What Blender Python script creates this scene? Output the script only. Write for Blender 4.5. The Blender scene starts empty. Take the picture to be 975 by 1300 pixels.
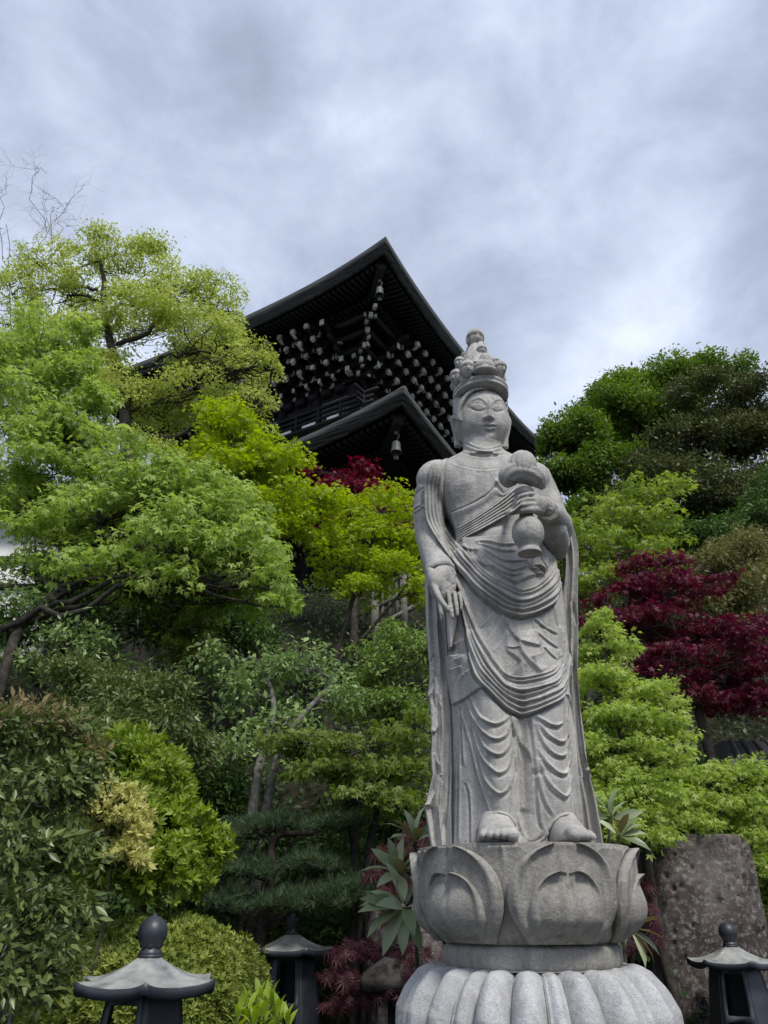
import bpy, bmesh, math, random
import numpy as np
from mathutils import Vector, Matrix
from mathutils.bvhtree import BVHTree

R = math.radians
SC = bpy.context.scene
COL = SC.collection
rng = np.random.default_rng(7)
random.seed(7)

# ---------------------------------------------------------------- camera model used to survey the place
FPX, PITCH, CAMZ = 976.0, R(27.0), 1.6
CT, ST = math.cos(PITCH), math.sin(PITCH)

def at(px, py, Y):
    """survey: world point at ground distance Y seen in direction (px, py)"""
    u, v = (px - 487.5) / FPX, (650 - py) / FPX
    fw, up = CT - v * ST, ST + v * CT
    t = Y / fw
    return np.array([u * t, Y, CAMZ + up * t])

def mpp(py, Y):
    v = (650 - py) / FPX
    return Y / (CT - v * ST) / FPX

def proj(P):
    d = P - np.array([0, 0, CAMZ])
    dep = d[:, 1] * CT + d[:, 2] * ST
    upc = -d[:, 1] * ST + d[:, 2] * CT
    return 487.5 + FPX * d[:, 0] / dep, 650 - FPX * upc / dep

# ---------------------------------------------------------------- object helpers
def tag(o, label=None, cat=None, group=None, kind=None):
    if label: o['label'] = label
    if cat: o['category'] = cat
    if group: o['group'] = group
    if kind: o['kind'] = kind
    return o

def empty(name, loc, label, cat, group=None, rz=0.0):
    o = bpy.data.objects.new(name, None)
    COL.objects.link(o)
    o.location = loc
    o.rotation_euler = (0, 0, rz)
    o.empty_display_size = 0.1
    return tag(o, label, cat, group)

def mk(name, parts, mat, parent=None, smooth=True, off=None, rnd=None):
    """link ONE mesh object; parts = list of (V, faces) with faces an (n,k) array or a list of such arrays"""
    Vs, loops, sizes, base, mi = [], [], [], 0, []
    for prt in parts:
        V, Fs = prt[0], prt[1]; m_i = prt[2] if len(prt) > 2 else 0
        V = np.asarray(V, dtype=np.float64)
        if not isinstance(Fs, list): Fs = [Fs]
        for f in Fs:
            f = np.asarray(f, dtype=np.int64)
            if f.size == 0: continue
            loops.append((f + base).ravel()); sizes.append(np.full(len(f), f.shape[1])); mi.append(np.full(len(f), m_i))
        Vs.append(V); base += len(V)
    V = np.concatenate(Vs); L = np.concatenate(loops).astype(np.int32); S = np.concatenate(sizes).astype(np.int32)
    if off is None and parent is not None: off = parent.location
    if off is not None: V = V - np.array(off)
    me = bpy.data.meshes.new(name)
    me.vertices.add(len(V)); me.vertices.foreach_set('co', V.astype(np.float32).ravel())
    me.loops.add(len(L)); me.loops.foreach_set('vertex_index', L)
    me.polygons.add(len(S))
    st = np.zeros(len(S), np.int32); st[1:] = np.cumsum(S)[:-1]
    me.polygons.foreach_set('loop_start', st)
    if smooth: me.polygons.foreach_set('use_smooth', np.ones(len(S), dtype=bool))
    mi = np.concatenate(mi).astype(np.int32)
    if mi.any(): me.polygons.foreach_set('material_index', mi)
    if rnd is not None:
        a = me.attributes.new('rnd', 'FLOAT', 'POINT')
        a.data.foreach_set('value', np.asarray(rnd, np.float32))
    me.update(calc_edges=True)
    o = bpy.data.objects.new(name, me)
    COL.objects.link(o)
    for m_ in (mat if isinstance(mat, (list, tuple)) else [mat]):
        if m_: me.materials.append(m_)
    if parent: o.parent = parent
    return o

def copy_tree(o, parent=None):
    c = o.copy(); COL.objects.link(c); c.parent = parent
    for ch in list(o.children): copy_tree(ch, c)
    return c

# ---------------------------------------------------------------- shape helpers
def catmull(P, n):
    P = np.asarray(P, float)
    if len(P) < 3:
        t = np.linspace(0, 1, n)[:, None]
        return P[0] * (1 - t) + P[-1] * t
    Q = np.vstack([2 * P[0] - P[1], P, 2 * P[-1] - P[-2]])
    m = len(P) - 1
    s = np.linspace(0, m - 1e-9, n); i = s.astype(int); f = (s - i)[:, None]
    a, b, c, d = Q[i], Q[i + 1], Q[i + 2], Q[i + 3]
    return 0.5 * (2 * b + (c - a) * f + (2 * a - 5 * b + 4 * c - d) * f ** 2 + (3 * b - a - 3 * c + d) * f ** 3)

def resample(P, n):
    P = np.asarray(P, float)
    d = np.r_[0, np.cumsum(np.linalg.norm(np.diff(P, axis=0), axis=1))]
    s = np.linspace(0, d[-1], n)
    return np.stack([np.interp(s, d, P[:, k]) for k in range(P.shape[1])], 1)

def grid_faces(nr, nc, closed=True):
    r = np.arange(nr - 1)[:, None]; c = np.arange(nc if closed else nc - 1)[None, :]
    a = r * nc + c; b = r * nc + (c + 1) % nc
    return np.stack([a, b, b + nc, a + nc], -1).reshape(-1, 4)

def loft(rings, cap=True):
    """rings (nr, nc, 3) closed rings"""
    rings = np.asarray(rings, float); nr, nc, _ = rings.shape
    V = rings.reshape(-1, 3); F = [grid_faces(nr, nc)]
    if cap:
        V = np.vstack([V, rings[0].mean(0), rings[-1].mean(0)])
        i = np.arange(nc); j = (i + 1) % nc; b = (nr - 1) * nc
        F.append(np.stack([np.full(nc, nr * nc), j, i], 1))
        F.append(np.stack([np.full(nc, nr * nc + 1), b + i, b + j], 1))
    return V, F

def tube(P, rad, n=8, cap=True):
    P = np.asarray(P, float); m = len(P)
    rad = np.broadcast_to(np.asarray(rad, float), (m,))
    T = np.gradient(P, axis=0); T /= np.linalg.norm(T, axis=1)[:, None] + 1e-12
    ref = np.array([0, 0, 1.0]) if abs(T[0][2]) < 0.9 else np.array([1.0, 0, 0])
    N = np.empty_like(P); nrm = np.cross(T[0], ref); nrm /= np.linalg.norm(nrm)
    for i in range(m):
        nrm = nrm - T[i] * nrm.dot(T[i]); nrm /= np.linalg.norm(nrm) + 1e-12; N[i] = nrm
    B = np.cross(T, N); a = np.linspace(0, 2 * np.pi, n, endpoint=False)
    rings = P[:, None] + rad[:, None, None] * (N[:, None] * np.cos(a)[None, :, None] + B[:, None] * np.sin(a)[None, :, None])
    return loft(rings, cap)

def lathe(prof, n=48, c=(0, 0, 0)):
    """prof list of (radius, z)"""
    p = np.asarray(prof, float); a = np.linspace(0, 2 * np.pi, n, endpoint=False)
    rings = np.stack([p[:, 0, None] * np.cos(a), p[:, 0, None] * np.sin(a), np.repeat(p[:, 1, None], n, 1)], -1) + np.array(c)
    return loft(rings)

def ball(c, r, n=16, m=24, M=None):
    th = np.linspace(0.02, np.pi - 0.02, n); a = np.linspace(0, 2 * np.pi, m, endpoint=False)
    rings = np.stack([np.sin(th)[:, None] * np.cos(a), np.sin(th)[:, None] * np.sin(a), np.repeat(np.cos(th)[:, None], m, 1)], -1)[::-1]
    rings = rings * np.array(r)
    if M is not None: rings = rings @ np.asarray(M).T
    return loft(rings + np.array(c))

def box(x0, x1, y0, y1, z0, z1, M=None):
    V = np.array([(x, y, z) for z in (z0, z1) for y in (y0, y1) for x in (x0, x1)], float)
    if M is not None: V = V @ np.asarray(M)[:3, :3].T + np.asarray(M)[:3, 3]
    return V, np.array([(0, 2, 3, 1), (4, 5, 7, 6), (0, 1, 5, 4), (2, 6, 7, 3), (0, 4, 6, 2), (1, 3, 7, 5)])

def rotz(a):
    c, s = math.cos(a), math.sin(a); return np.array([[c, -s, 0], [s, c, 0], [0, 0, 1.0]])
def rotx(a):
    c, s = math.cos(a), math.sin(a); return np.array([[1.0, 0, 0], [0, c, -s], [0, s, c]])
def roty(a):
    c, s = math.cos(a), math.sin(a); return np.array([[c, 0, s], [0, 1.0, 0], [-s, 0, c]])

def sstep(x, a, b):
    t = np.clip((x - a) / (b - a), 0, 1); return t * t * (3 - 2 * t)

# ---------------------------------------------------------------- materials
class NT:
    def __init__(s, name):
        s.m = bpy.data.materials.new(name); s.m.use_nodes = True
        s.t = s.m.node_tree; s.t.nodes.clear()
        s.out = s.n('ShaderNodeOutputMaterial')
    def n(s, typ, **kw):
        nd = s.t.nodes.new(typ)
        for k, v in kw.items(): setattr(nd, k, v)
        return nd
    def l(s, a, b): s.t.links.new(a, b)
    def noise(s, vec, scale, detail=4, rough=0.55):
        nd = s.n('ShaderNodeTexNoise'); nd.inputs['Scale'].default_value = scale
        nd.inputs['Detail'].default_value = detail; nd.inputs['Roughness'].default_value = rough
        if vec is not None: s.l(vec, nd.inputs['Vector'])
        return nd.outputs['Fac']
    def ramp(s, fac, stops):
        nd = s.n('ShaderNodeValToRGB'); e = nd.color_ramp.elements
        while len(e) < len(stops): e.new(0.5)
        for el, (p, c) in zip(e, stops):
            el.position = p; el.color = (*c, 1) if len(c) == 3 else c
        s.l(fac, nd.inputs['Fac']); return nd.outputs['Color']
    def mix(s, fac, a, b, mode='MIX'):
        nd = s.n('ShaderNodeMix', data_type='RGBA', blend_type=mode)
        if isinstance(fac, (int, float)): nd.inputs[0].default_value = fac
        else: s.l(fac, nd.inputs[0])
        for k, v in ((6, a), (7, b)):
            if isinstance(v, tuple): nd.inputs[k].default_value = (*v, 1)
            else: s.l(v, nd.inputs[k])
        return nd.outputs[2]
    def math(s, op, a, b=None):
        nd = s.n('ShaderNodeMath', operation=op)
        for k, v in ((0, a), (1, b)):
            if v is None: continue
            if isinstance(v, (int, float)): nd.inputs[k].default_value = v
            else: s.l(v, nd.inputs[k])
        return nd.outputs[0]
    def pos(s): return s.n('ShaderNodeNewGeometry').outputs['Position']
    def obj(s): return s.n('ShaderNodeTexCoord').outputs['Object']
    def bsdf(s, col, rough=0.8, spec=0.3, bump=None, dist=0.01, strength=0.5, metal=0.0):
        p = s.n('ShaderNodeBsdfPrincipled')
        if isinstance(col, tuple): p.inputs['Base Color'].default_value = (*col, 1)
        else: s.l(col, p.inputs['Base Color'])
        if isinstance(rough, (int, float)): p.inputs['Roughness'].default_value = rough
        else: s.l(rough, p.inputs['Roughness'])
        p.inputs['Specular IOR Level'].default_value = spec
        p.inputs['Metallic'].default_value = metal
        if bump is not None:
            b = s.n('ShaderNodeBump'); b.inputs['Distance'].default_value = dist; b.inputs['Strength'].default_value = strength
            s.l(bump, b.inputs['Height']); s.l(b.outputs['Normal'], p.inputs['Normal'])
        s.l(p.outputs['BSDF'], s.out.inputs['Surface'])
        return p

def granite(name, base=(0.36, 0.36, 0.35), dark=(0.20, 0.195, 0.185), speck=1.0):
    t = NT(name); P = t.pos()
    fine = t.noise(P, 330, 2, 0.6)
    grains = t.ramp(fine, [(0.30, tuple(c * 0.42 for c in base)), (0.46, base), (0.62, tuple(min(1, c * 1.22) for c in base))])
    big = t.ramp(t.noise(P, 3.2, 5, 0.65), [(0.40, (0, 0, 0)), (0.66, (1, 1, 1))])
    mid = t.ramp(t.noise(P, 17, 5, 0.7), [(0.42, (0, 0, 0)), (0.70, (1, 1, 1))])
    # rain streaks: noise drawn out along z
    mp = t.n('ShaderNodeMapping'); mp.inputs['Scale'].default_value = (9, 9, 0.9); t.l(P, mp.inputs['Vector'])
    streak = t.ramp(t.noise(mp.outputs['Vector'], 1.6, 5, 0.6), [(0.48, (0, 0, 0)), (0.72, (1, 1, 1))])
    c = t.mix(t.math('MULTIPLY', big, 0.42), grains, dark)
    c = t.mix(t.math('MULTIPLY', mid, 0.32), c, tuple(d * 0.8 for d in dark))
    c = t.mix(t.math('MULTIPLY', streak, 0.48), c, tuple(d * 0.85 for d in dark))
    mp2 = t.n('ShaderNodeMapping'); mp2.inputs['Scale'].default_value = (30, 30, 1.6); t.l(P, mp2.inputs['Vector'])
    drip = t.ramp(t.noise(mp2.outputs['Vector'], 1.0, 4, .6), [(.50, (0, 0, 0)), (.68, (1, 1, 1))])
    c = t.mix(t.math('MULTIPLY', t.math('MULTIPLY', drip, t.ramp(t.noise(P, 2.1, 3, .5), [(.42, (0, 0, 0)), (.60, (1, 1, 1))])), .48), c, tuple(d * .7 for d in dark))
    li = t.ramp(t.noise(P, 26, 4, .6), [(.60, (0, 0, 0)), (.68, (1, 1, 1))]); c = t.mix(t.math('MULTIPLY', li, .35), c, tuple(min(1, b * 1.35) for b in base))
    pits = t.ramp(t.noise(P, 120, 3, 0.6), [(0.62, (0, 0, 0)), (0.72, (1, 1, 1))])
    c = t.mix(t.math('MULTIPLY', pits, 0.5), c, tuple(d * 0.45 for d in dark))
    h = t.math('ADD', t.math('MULTIPLY', fine, 0.5), t.math('MULTIPLY', t.noise(P, 60, 4, 0.6), 1.0))
    t.bsdf(c, 0.88, 0.2, t.math('ADD', h, t.math('MULTIPLY', t.noise(P, 21, 5, .65), 1.6)), 0.006, 0.62)
    return t.m

# ---------------------------------------------------------------- camera, sky, light
cam_d = bpy.data.cameras.new('camera'); cam = bpy.data.objects.new('camera', cam_d); COL.objects.link(cam)
cam.location = (0, 0, CAMZ); cam.rotation_euler = (R(90) + PITCH, 0, 0)
cam_d.sensor_fit = 'VERTICAL'; cam_d.sensor_height = 36.0; cam_d.lens = 36.0 * FPX / 1300.0
cam_d.clip_start = 0.05; cam_d.clip_end = 2000
SC.camera = cam

SUN_EL, SUN_AZ = R(54), R(152)        # azimuth measured clockwise from +Y: behind and to the right of the camera
w = bpy.data.worlds.new('World'); SC.world = w; w.use_nodes = True
wt = w.node_tree; wt.nodes.clear()
def wn(typ, **kw):
    nd = wt.nodes.new(typ)
    for k, v in kw.items(): setattr(nd, k, v)
    return nd
wo = wn('ShaderNodeOutputWorld'); bg = wn('ShaderNodeBackground'); bg.inputs['Strength'].default_value = 0.1
sky = wn('ShaderNodeTexSky', sky_type='NISHITA', sun_disc=False, sun_elevation=SUN_EL, sun_rotation=SUN_AZ)
tc = wn('ShaderNodeTexCoord'); sx = wn('ShaderNodeSeparateXYZ'); wt.links.new(tc.outputs['Generated'], sx.inputs[0])
def wm(op, a, b=None):
    nd = wn('ShaderNodeMath', operation=op)
    for k, v in ((0, a), (1, b)):
        if v is None: continue
        if isinstance(v, (int, float)): nd.inputs[k].default_value = v
        else: wt.links.new(v, nd.inputs[k])
    return nd.outputs[0]
zc = wm('MAXIMUM', wm('ADD', sx.outputs['Z'], 0.12), 0.08)
cx = wn('ShaderNodeCombineXYZ')
wt.links.new(wm('DIVIDE', sx.outputs['X'], zc), cx.inputs[0]); wt.links.new(wm('DIVIDE', sx.outputs['Y'], zc), cx.inputs[1])
def wnoise(scale, detail, rough, loc, sc, rot=0.0, dist=0.0, src=None):
    mp = wn('ShaderNodeMapping'); mp.inputs['Location'].default_value = loc; mp.inputs['Scale'].default_value = sc
    mp.inputs['Rotation'].default_value = (0, 0, rot)
    wt.links.new(src or cx.outputs[0], mp.inputs[0])
    nd = wn('ShaderNodeTexNoise'); nd.inputs['Scale'].default_value = scale; nd.inputs['Detail'].default_value = detail
    nd.inputs['Roughness'].default_value = rough; nd.inputs['Distortion'].default_value = dist
    wt.links.new(mp.outputs[0], nd.inputs['Vector']); return nd.outputs['Fac']
n1 = wnoise(1.5, 5, 0.5, (3.1, 1.7, 0), (1.0, 0.72, 1), R(28), 0.2)
n2 = wnoise(5.0, 7, 0.58, (7.0, 2.0, 3.0), (1.0, 1.0, 1.5), R(40), 0.25, tc.outputs['Generated'])
f = wm('ADD', wm('MULTIPLY', n1, 0.60), wm('MULTIPLY', n2, 0.40))
rp = wn('ShaderNodeValToRGB'); e = rp.color_ramp.elements
stops = [(0.37, (1.65, 1.9, 2.45)), (0.46, (2.2, 2.52, 3.2)), (0.55, (3.05, 3.45, 4.25)), (0.67, (4.6, 5.0, 5.8))]
while len(e) < len(stops): e.new(0.5)
for el, (p, c) in zip(e, stops): el.position = p; el.color = (*c, 1)
wt.links.new(f, rp.inputs['Fac'])
mx = wn('ShaderNodeMix', data_type='RGBA'); mx.inputs[0].default_value = 0.93
wt.links.new(sky.outputs['Color'], mx.inputs[6]); wt.links.new(rp.outputs['Color'], mx.inputs[7])
wt.links.new(mx.outputs[2], bg.inputs['Color']); wt.links.new(bg.outputs[0], wo.inputs[0])

sd = bpy.data.lights.new('sun', 'SUN'); sun = bpy.data.objects.new('sun', sd); COL.objects.link(sun)
sd.energy = 1.5; sd.angle = R(14); sd.color = (1.0, 0.96, 0.90)
dirv = Vector((math.sin(SUN_AZ) * math.cos(SUN_EL), math.cos(SUN_AZ) * math.cos(SUN_EL), math.sin(SUN_EL)))
sun.rotation_euler = dirv.to_track_quat('Z', 'Y').to_euler(); sun.location = (0, 0, 60)

SC.view_settings.view_transform = 'Standard'; SC.view_settings.look = 'None'
SC.view_settings.gamma = 1.0; SC.view_settings.exposure = 1.16; SC.view_settings.use_curve_mapping = False
SC.cycles.max_bounces = 6; SC.cycles.diffuse_bounces = 3; SC.cycles.glossy_bounces = 2
SC.cycles.transmission_bounces = 3; SC.cycles.transparent_max_bounces = 4

# ---------------------------------------------------------------- granite kannon statue
YS = 3.6
M_STONE = granite('granite', (0.47, 0.455, 0.43), (0.20, 0.19, 0.17))
M_STONE2 = granite('granite_pedestal', (0.35, 0.335, 0.305), (0.15, 0.136, 0.112))

class Relief:
    """carved relief: a height map (metres) over the front of the figure, later pressed into the real surface"""
    X0, Y0, W, H, S = 505.0, 410.0, 285, 690, 2
    def __init__(s):
        s.h = np.zeros((s.H * s.S, s.W * s.S))
        s.gx, s.gy = np.meshgrid(s.X0 + np.arange(s.W * s.S) / s.S, s.Y0 + np.arange(s.H * s.S) / s.S)
    def win(s, P, pad):
        x0 = int(max(0, (P[:, 0].min() - pad - s.X0) * s.S)); x1 = int(min(s.W * s.S, (P[:, 0].max() + pad - s.X0) * s.S + 1))
        y0 = int(max(0, (P[:, 1].min() - pad - s.Y0) * s.S)); y1 = int(min(s.H * s.S, (P[:, 1].max() + pad - s.Y0) * s.S + 1))
        return slice(y0, max(y1, y0)), slice(x0, max(x1, x0))
    def dist(s, P, pad, smooth=True):
        P = np.asarray(P, float)
        if smooth and len(P) > 2: P = catmull(P, len(P) * 6)
        sl = s.win(P, pad); X, Y = s.gx[sl], s.gy[sl]
        best = np.full(X.shape, 1e9); side = np.zeros(X.shape); tt = np.zeros(X.shape)
        seg = np.diff(P, axis=0); L = np.linalg.norm(seg, axis=1) + 1e-9; cum = np.r_[0, np.cumsum(L)]
        for i in range(len(seg)):
            dx, dy = X - P[i, 0], Y - P[i, 1]
            t = np.clip((dx * seg[i, 0] + dy * seg[i, 1]) / L[i] ** 2, 0, 1)
            ex, ey = dx - t * seg[i, 0], dy - t * seg[i, 1]
            d = ex * ex + ey * ey; m = d < best
            best[m] = d[m]; side[m] = (seg[i, 0] * dy - seg[i, 1] * dx)[m]; tt[m] = ((cum[i] + t * L[i]) / cum[-1])[m]
        return sl, np.sqrt(best), np.sign(side), tt
    def ridge(s, P, w, h, taper=0.35, smooth=True):
        sl, d, _, t = s.dist(P, w * 3, smooth)
        k = np.clip(np.minimum(t, 1 - t) / max(taper, 1e-3), 0, 1) ** 0.6 if taper else 1.0
        s.h[sl] += h * k * np.exp(-(d / w) ** 2)
    def lip(s, P, w, h, sgn=1, taper=0.2, soft=0.5, smooth=True):
        """an edge: raised on one side (sgn), fading away from the line over w px"""
        sl, d, sd, t = s.dist(P, w * 3, smooth)
        k = np.clip(np.minimum(t, 1 - t) / max(taper, 1e-3), 0, 1) ** 0.6 if taper else 1.0
        sg = d * sd * sgn
        s.h[sl] += h * k * np.exp(-d / w) * sstep(sg, -soft, soft)
    def inside(s, P, pad=6, smooth=False):
        P = np.asarray(P, float); sl = s.win(P, pad); X, Y = s.gx[sl], s.gy[sl]
        m = np.zeros(X.shape, bool); Q = np.roll(P, -1, 0)
        for (x1, y1), (x2, y2) in zip(P, Q):
            c = ((y1 > Y) != (y2 > Y)) & (X < (x2 - x1) * (Y - y1) / (y2 - y1 + 1e-12) + x1); m ^= c
        return sl, m
    def layer(s, P, h, soft=1.2):
        P = np.asarray(P, float); sl, m = s.inside(P, soft * 3)
        sl2, d, _, _ = s.dist(np.vstack([P, P[:1]]), soft * 3, False)
        sd = np.where(m, d, -d); s.h[sl] += h * sstep(sd, -soft, soft)
    def dome(s, cx, cy, rx, ry, h, rot=0.0, pw=1.0):
        c, n = math.cos(rot), math.sin(rot); X, Y = s.gx - cx, s.gy - cy
        u, v = (X * c + Y * n) / rx, (-X * n + Y * c) / ry
        s.h += h * np.clip(1 - u * u - v * v, 0, None) ** pw
    def gauss(s, cx, cy, rx, ry, h, rot=0.0):
        c, n = math.cos(rot), math.sin(rot); X, Y = s.gx - cx, s.gy - cy
        u, v = (X * c + Y * n) / rx, (-X * n + Y * c) / ry
        s.h += h * np.exp(-(u * u + v * v))
    def blur(s, k=1):
        for _ in range(k):
            s.h[1:-1] = (s.h[:-2] + 2 * s.h[1:-1] + s.h[2:]) / 4; s.h[:, 1:-1] = (s.h[:, :-2] + 2 * s.h[:, 1:-1] + s.h[:, 2:]) / 4
    def sample(s, px, py):
        fx = np.clip((px - s.X0) * s.S, 0, s.W * s.S - 1.001); fy = np.clip((py - s.Y0) * s.S, 0, s.H * s.S - 1.001)
        i, j = fx.astype(int), fy.astype(int); a, b = fx - i, fy - j; h = s.h
        return (h[j, i] * (1 - a) * (1 - b) + h[j, i + 1] * a * (1 - b) + h[j + 1, i] * (1 - a) * b + h[j + 1, i + 1] * a * b)

def press(o, rel, lo=0.02, hi=0.30, mask=None):
    """displace the front of a dense mesh along its normals by the relief"""
    me = o.data; n = len(me.vertices)
    V = np.empty(n * 3, np.float32); me.vertices.foreach_get('co', V); V = V.reshape(-1, 3).astype(float) + np.array(o.parent.location if o.parent else (0, 0, 0))
    N = np.empty(n * 3, np.float32); me.vertex_normals.foreach_get('vector', N); N = N.reshape(-1, 3).astype(float)
    D = np.array([0, 0, CAMZ]) - V; D /= np.linalg.norm(D, axis=1)[:, None]
    w_ = sstep((N * D).sum(1), lo, hi)
    px, py = proj(V)
    if mask is not None: w_ = w_ * mask(V, px, py)
    V += N * (w_ * rel.sample(px, py))[:, None]
    V -= np.array(o.parent.location if o.parent else (0, 0, 0))
    me.vertices.foreach_set('co', V.astype(np.float32).ravel()); me.update()

def Z(x0, y0, s):
    return lambda *pts: [(x0 + x / s, y0 + y / s) for x, y in pts]
z1 = Z(560, 410, 7.225); z2 = Z(515, 570, 6.5); z3 = Z(620, 570, 7.5); z4 = Z(525, 680, 6.964); z5 = Z(620, 680, 6.964)
z6 = Z(530, 840, 5.2); z7 = Z(640, 840, 5.2)

def row_loft(rows, Y, n, m, pw=2.0, ycurve=None, back=0.85):
    """rows: (py, xl, xr, half depth); superelliptic rings, front bulging towards the viewer"""
    rows = np.asarray(rows, float); rr = resample(rows, 60) if False else rows
    s = np.linspace(0, 1, n); k = (rr[:, 0] - rr[0, 0]) / (rr[-1, 0] - rr[0, 0])
    q = np.stack([np.interp(s, k, rr[:, c]) for c in range(4)], 1)
    for c in range(1, 4):
        ker = np.ones(9) / 9; pad = np.r_[np.full(4, q[0, c]), q[:, c], np.full(4, q[-1, c])]; q[:, c] = np.convolve(pad, ker, 'valid')
    a = np.linspace(0, 2 * np.pi, m, endpoint=False)
    ca, sa = np.cos(a), np.sin(a); e = 2.0 / pw
    ca = np.sign(ca) * np.abs(ca) ** e; sa = np.sign(sa) * np.abs(sa) ** e
    rings = []
    for py, xl, xr, d in q:
        A, B = at(xl, py, Y), at(xr, py, Y); yc = Y + (ycurve(py) if ycurve else 0)
        cx_, hw = (A[0] + B[0]) / 2, (B[0] - A[0]) / 2
        rings.append(np.stack([cx_ + hw * ca, yc - d * np.where(sa > 0, sa, sa * back), np.full(m, A[2])], 1))
    return np.array(rings)

statue = empty('kannon_statue', tuple(at(672, 1080, YS)), 'weathered grey granite Kannon statue standing with a vase in hand on the lotus pedestal', 'statue')

# ------------------------------------------------ body: torso, neck, head, arms, hands, legs, feet fused to one surface
bparts = []
torso = [(577, 589, 638, .10), (582, 582, 644, .115), (588, 566, 660, .13), (596, 553, 676, .145), (606, 546, 686, .165), (620, 548, 690, .185), (640, 556, 690, .185),
         (660, 571, 688, .165), (680, 579, 688, .160), (700, 576, 690, .17), (740, 572, 694, .18), (790, 574, 704, .17), (830, 590, 700, .13)]
bparts.append(loft(row_loft(torso, YS, 150, 96, 2.3)))
# chest masses
for (px, py, Y, r) in ((600, 622, 3.525, (.140, .105, .120)), (650, 622, 3.525, (.140, .100, .120))):
    bparts.append(ball(at(px, py, Y), r))
bparts.append(ball(at(634, 692, 3.50), (.16, .085, .10)))
# neck
nk0, nk1 = at(613, 590, 3.56), at(612, 545, 3.575)
bparts.append(tube(catmull([nk0, (nk0 + nk1) / 2, nk1], 10), [.125, .116, .111, .107, .105, .105, .106, .107, .11, .11], 32))
# head (turned to its left)
HC = np.array([at(612, 530, 3.57)[0], 3.57, 3.965]); HYAW = R(15)
th = np.linspace(0.02, np.pi - 0.02, 72); a = np.linspace(0, 2 * np.pi, 112, endpoint=False)
rg = []
for t_ in th[::-1]:
    z_ = math.cos(t_); r_ = math.sin(t_) ** 0.86
    nar = 1 - 0.26 * sstep(-z_, 0.15, 1.0) + 0.0 * z_
    x_ = np.cos(a) * r_ * 0.148 * nar; y_ = -np.sin(a) * r_ * 0.165 * (1 - 0.10 * sstep(-z_, .3, 1))
    front = np.clip(np.sin(a), 0, 1)
    y_ = y_ - 0.012 * front * sstep(-z_, 0.45, 0.9) * r_
    y_ = np.where(np.sin(a) > 0, y_ * 0.96, y_)
    rg.append(np.stack([x_, y_, np.full(len(a), z_ * 0.205)], 1))
hd = np.array(rg) @ rotz(HYAW).T + HC
bparts.append(loft(hd))
# ears with long lobes
for (pts, Y) in ((z1((120, 855), (122, 930), (138, 1040), (150, 1135)), 3.60), (z1((604, 860), (603, 960), (594, 1060), (588, 1150)), 3.55)):
    P = catmull([at(x, y, Y) for x, y in pts], 14)
    bparts.append(tube(P, np.interp(np.linspace(0, 1, 14), [0, .15, .4, .7, 1], [.016, .026, .020, .013, .019]), 14))
# viewer-left arm hanging, palm forward
def limb(pts, rad, n=30, k=24):
    P = catmull([at(*p) for p in pts], n)
    bparts.append(tube(P, np.interp(np.linspace(0, 1, n), np.linspace(0, 1, len(rad)), rad), k))
limb([(556, 606, 3.60), (546, 640, 3.62), (546, 676, 3.63), (553, 705, 3.55), (561, 728, 3.45)], [.100, .088, .080, .070, .062])
bparts.append(ball(at(556, 610, 3.60), (.118, .12, .11)))
# hand: palm + fingers
pc = at(562, 741, 3.41)
bparts.append(ball(pc, (.066, .040, .095), M=roty(R(4))))
bparts.append(ball(at(552, 737, 3.385), (.036, .038, .062), M=roty(R(-14))))       # thenar
def finger(pts, r0, r1):
    P = catmull([at(*p) for p in pts], 12)
    bparts.append(tube(P, np.linspace(r0, r1, 12), 12)); bparts.append(ball(P[-1], (r1, r1, r1 * 1.15), 10, 12))
finger([(550, 742, 3.37), (557, 757, 3.345), (563, 767, 3.34), (567.5, 773, 3.345)], .0165, .0125)     # thumb
finger([(557, 755, 3.40), (558, 768, 3.40), (560, 778, 3.385), (561, 785, 3.375)], .0115, .0095)       # index
finger([(569.5, 752, 3.385), (571, 764, 3.36), (573, 775, 3.345), (574.0, 783, 3.345)], .0118, .0095)   # middle
finger([(577, 752, 3.395), (578.5, 762, 3.37), (580, 772, 3.355), (580.5, 780, 3.355)], .0115, .009)      # ring
finger([(583, 752, 3.41), (584.5, 759, 3.395), (585.5, 767, 3.39), (585.5, 773, 3.39)], .0105, .008)    # little
# viewer-right arm bent up to the vase
limb([(676, 608, 3.60), (690, 630, 3.615), (701, 655, 3.60), (709, 672, 3.56)], [.100, .085, .078, .074])
bparts.append(ball(at(675, 612, 3.60), (.11, .115, .11)))
limb([(709, 672, 3.55), (708, 664, 3.46), (703, 656, 3.36), (697, 649, 3.28)], [.076, .070, .060, .050])
# hand round the neck of the vase
bparts.append(ball(at(689, 643, 3.225), (.062, .048, .050), M=roty(R(18))))
bparts.append(ball(at(680, 640, 3.185), (.050, .034, .048), M=roty(R(12))))
def fing3(pts, r0, r1): finger([(x, y, Y) for (x, y), Y in pts], r0, r1)
fing3(list(zip(z3((480, 440), (400, 425), (330, 440), (285, 462)), (3.20, 3.15, 3.125, 3.135))), .0115, .0095)
fing3(list(zip(z3((490, 490), (400, 478), (330, 488), (275, 512)), (3.19, 3.14, 3.115, 3.125))), .0118, .0098)
fing3(list(zip(z3((490, 530), (410, 525), (340, 532), (278, 548)), (3.19, 3.14, 3.115, 3.125))), .0115, .0095)
fing3(list(zip(z3((510, 590), (400, 578), (300, 588), (218, 606)), (3.20, 3.145, 3.13, 3.135))), .021, .013)
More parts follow.
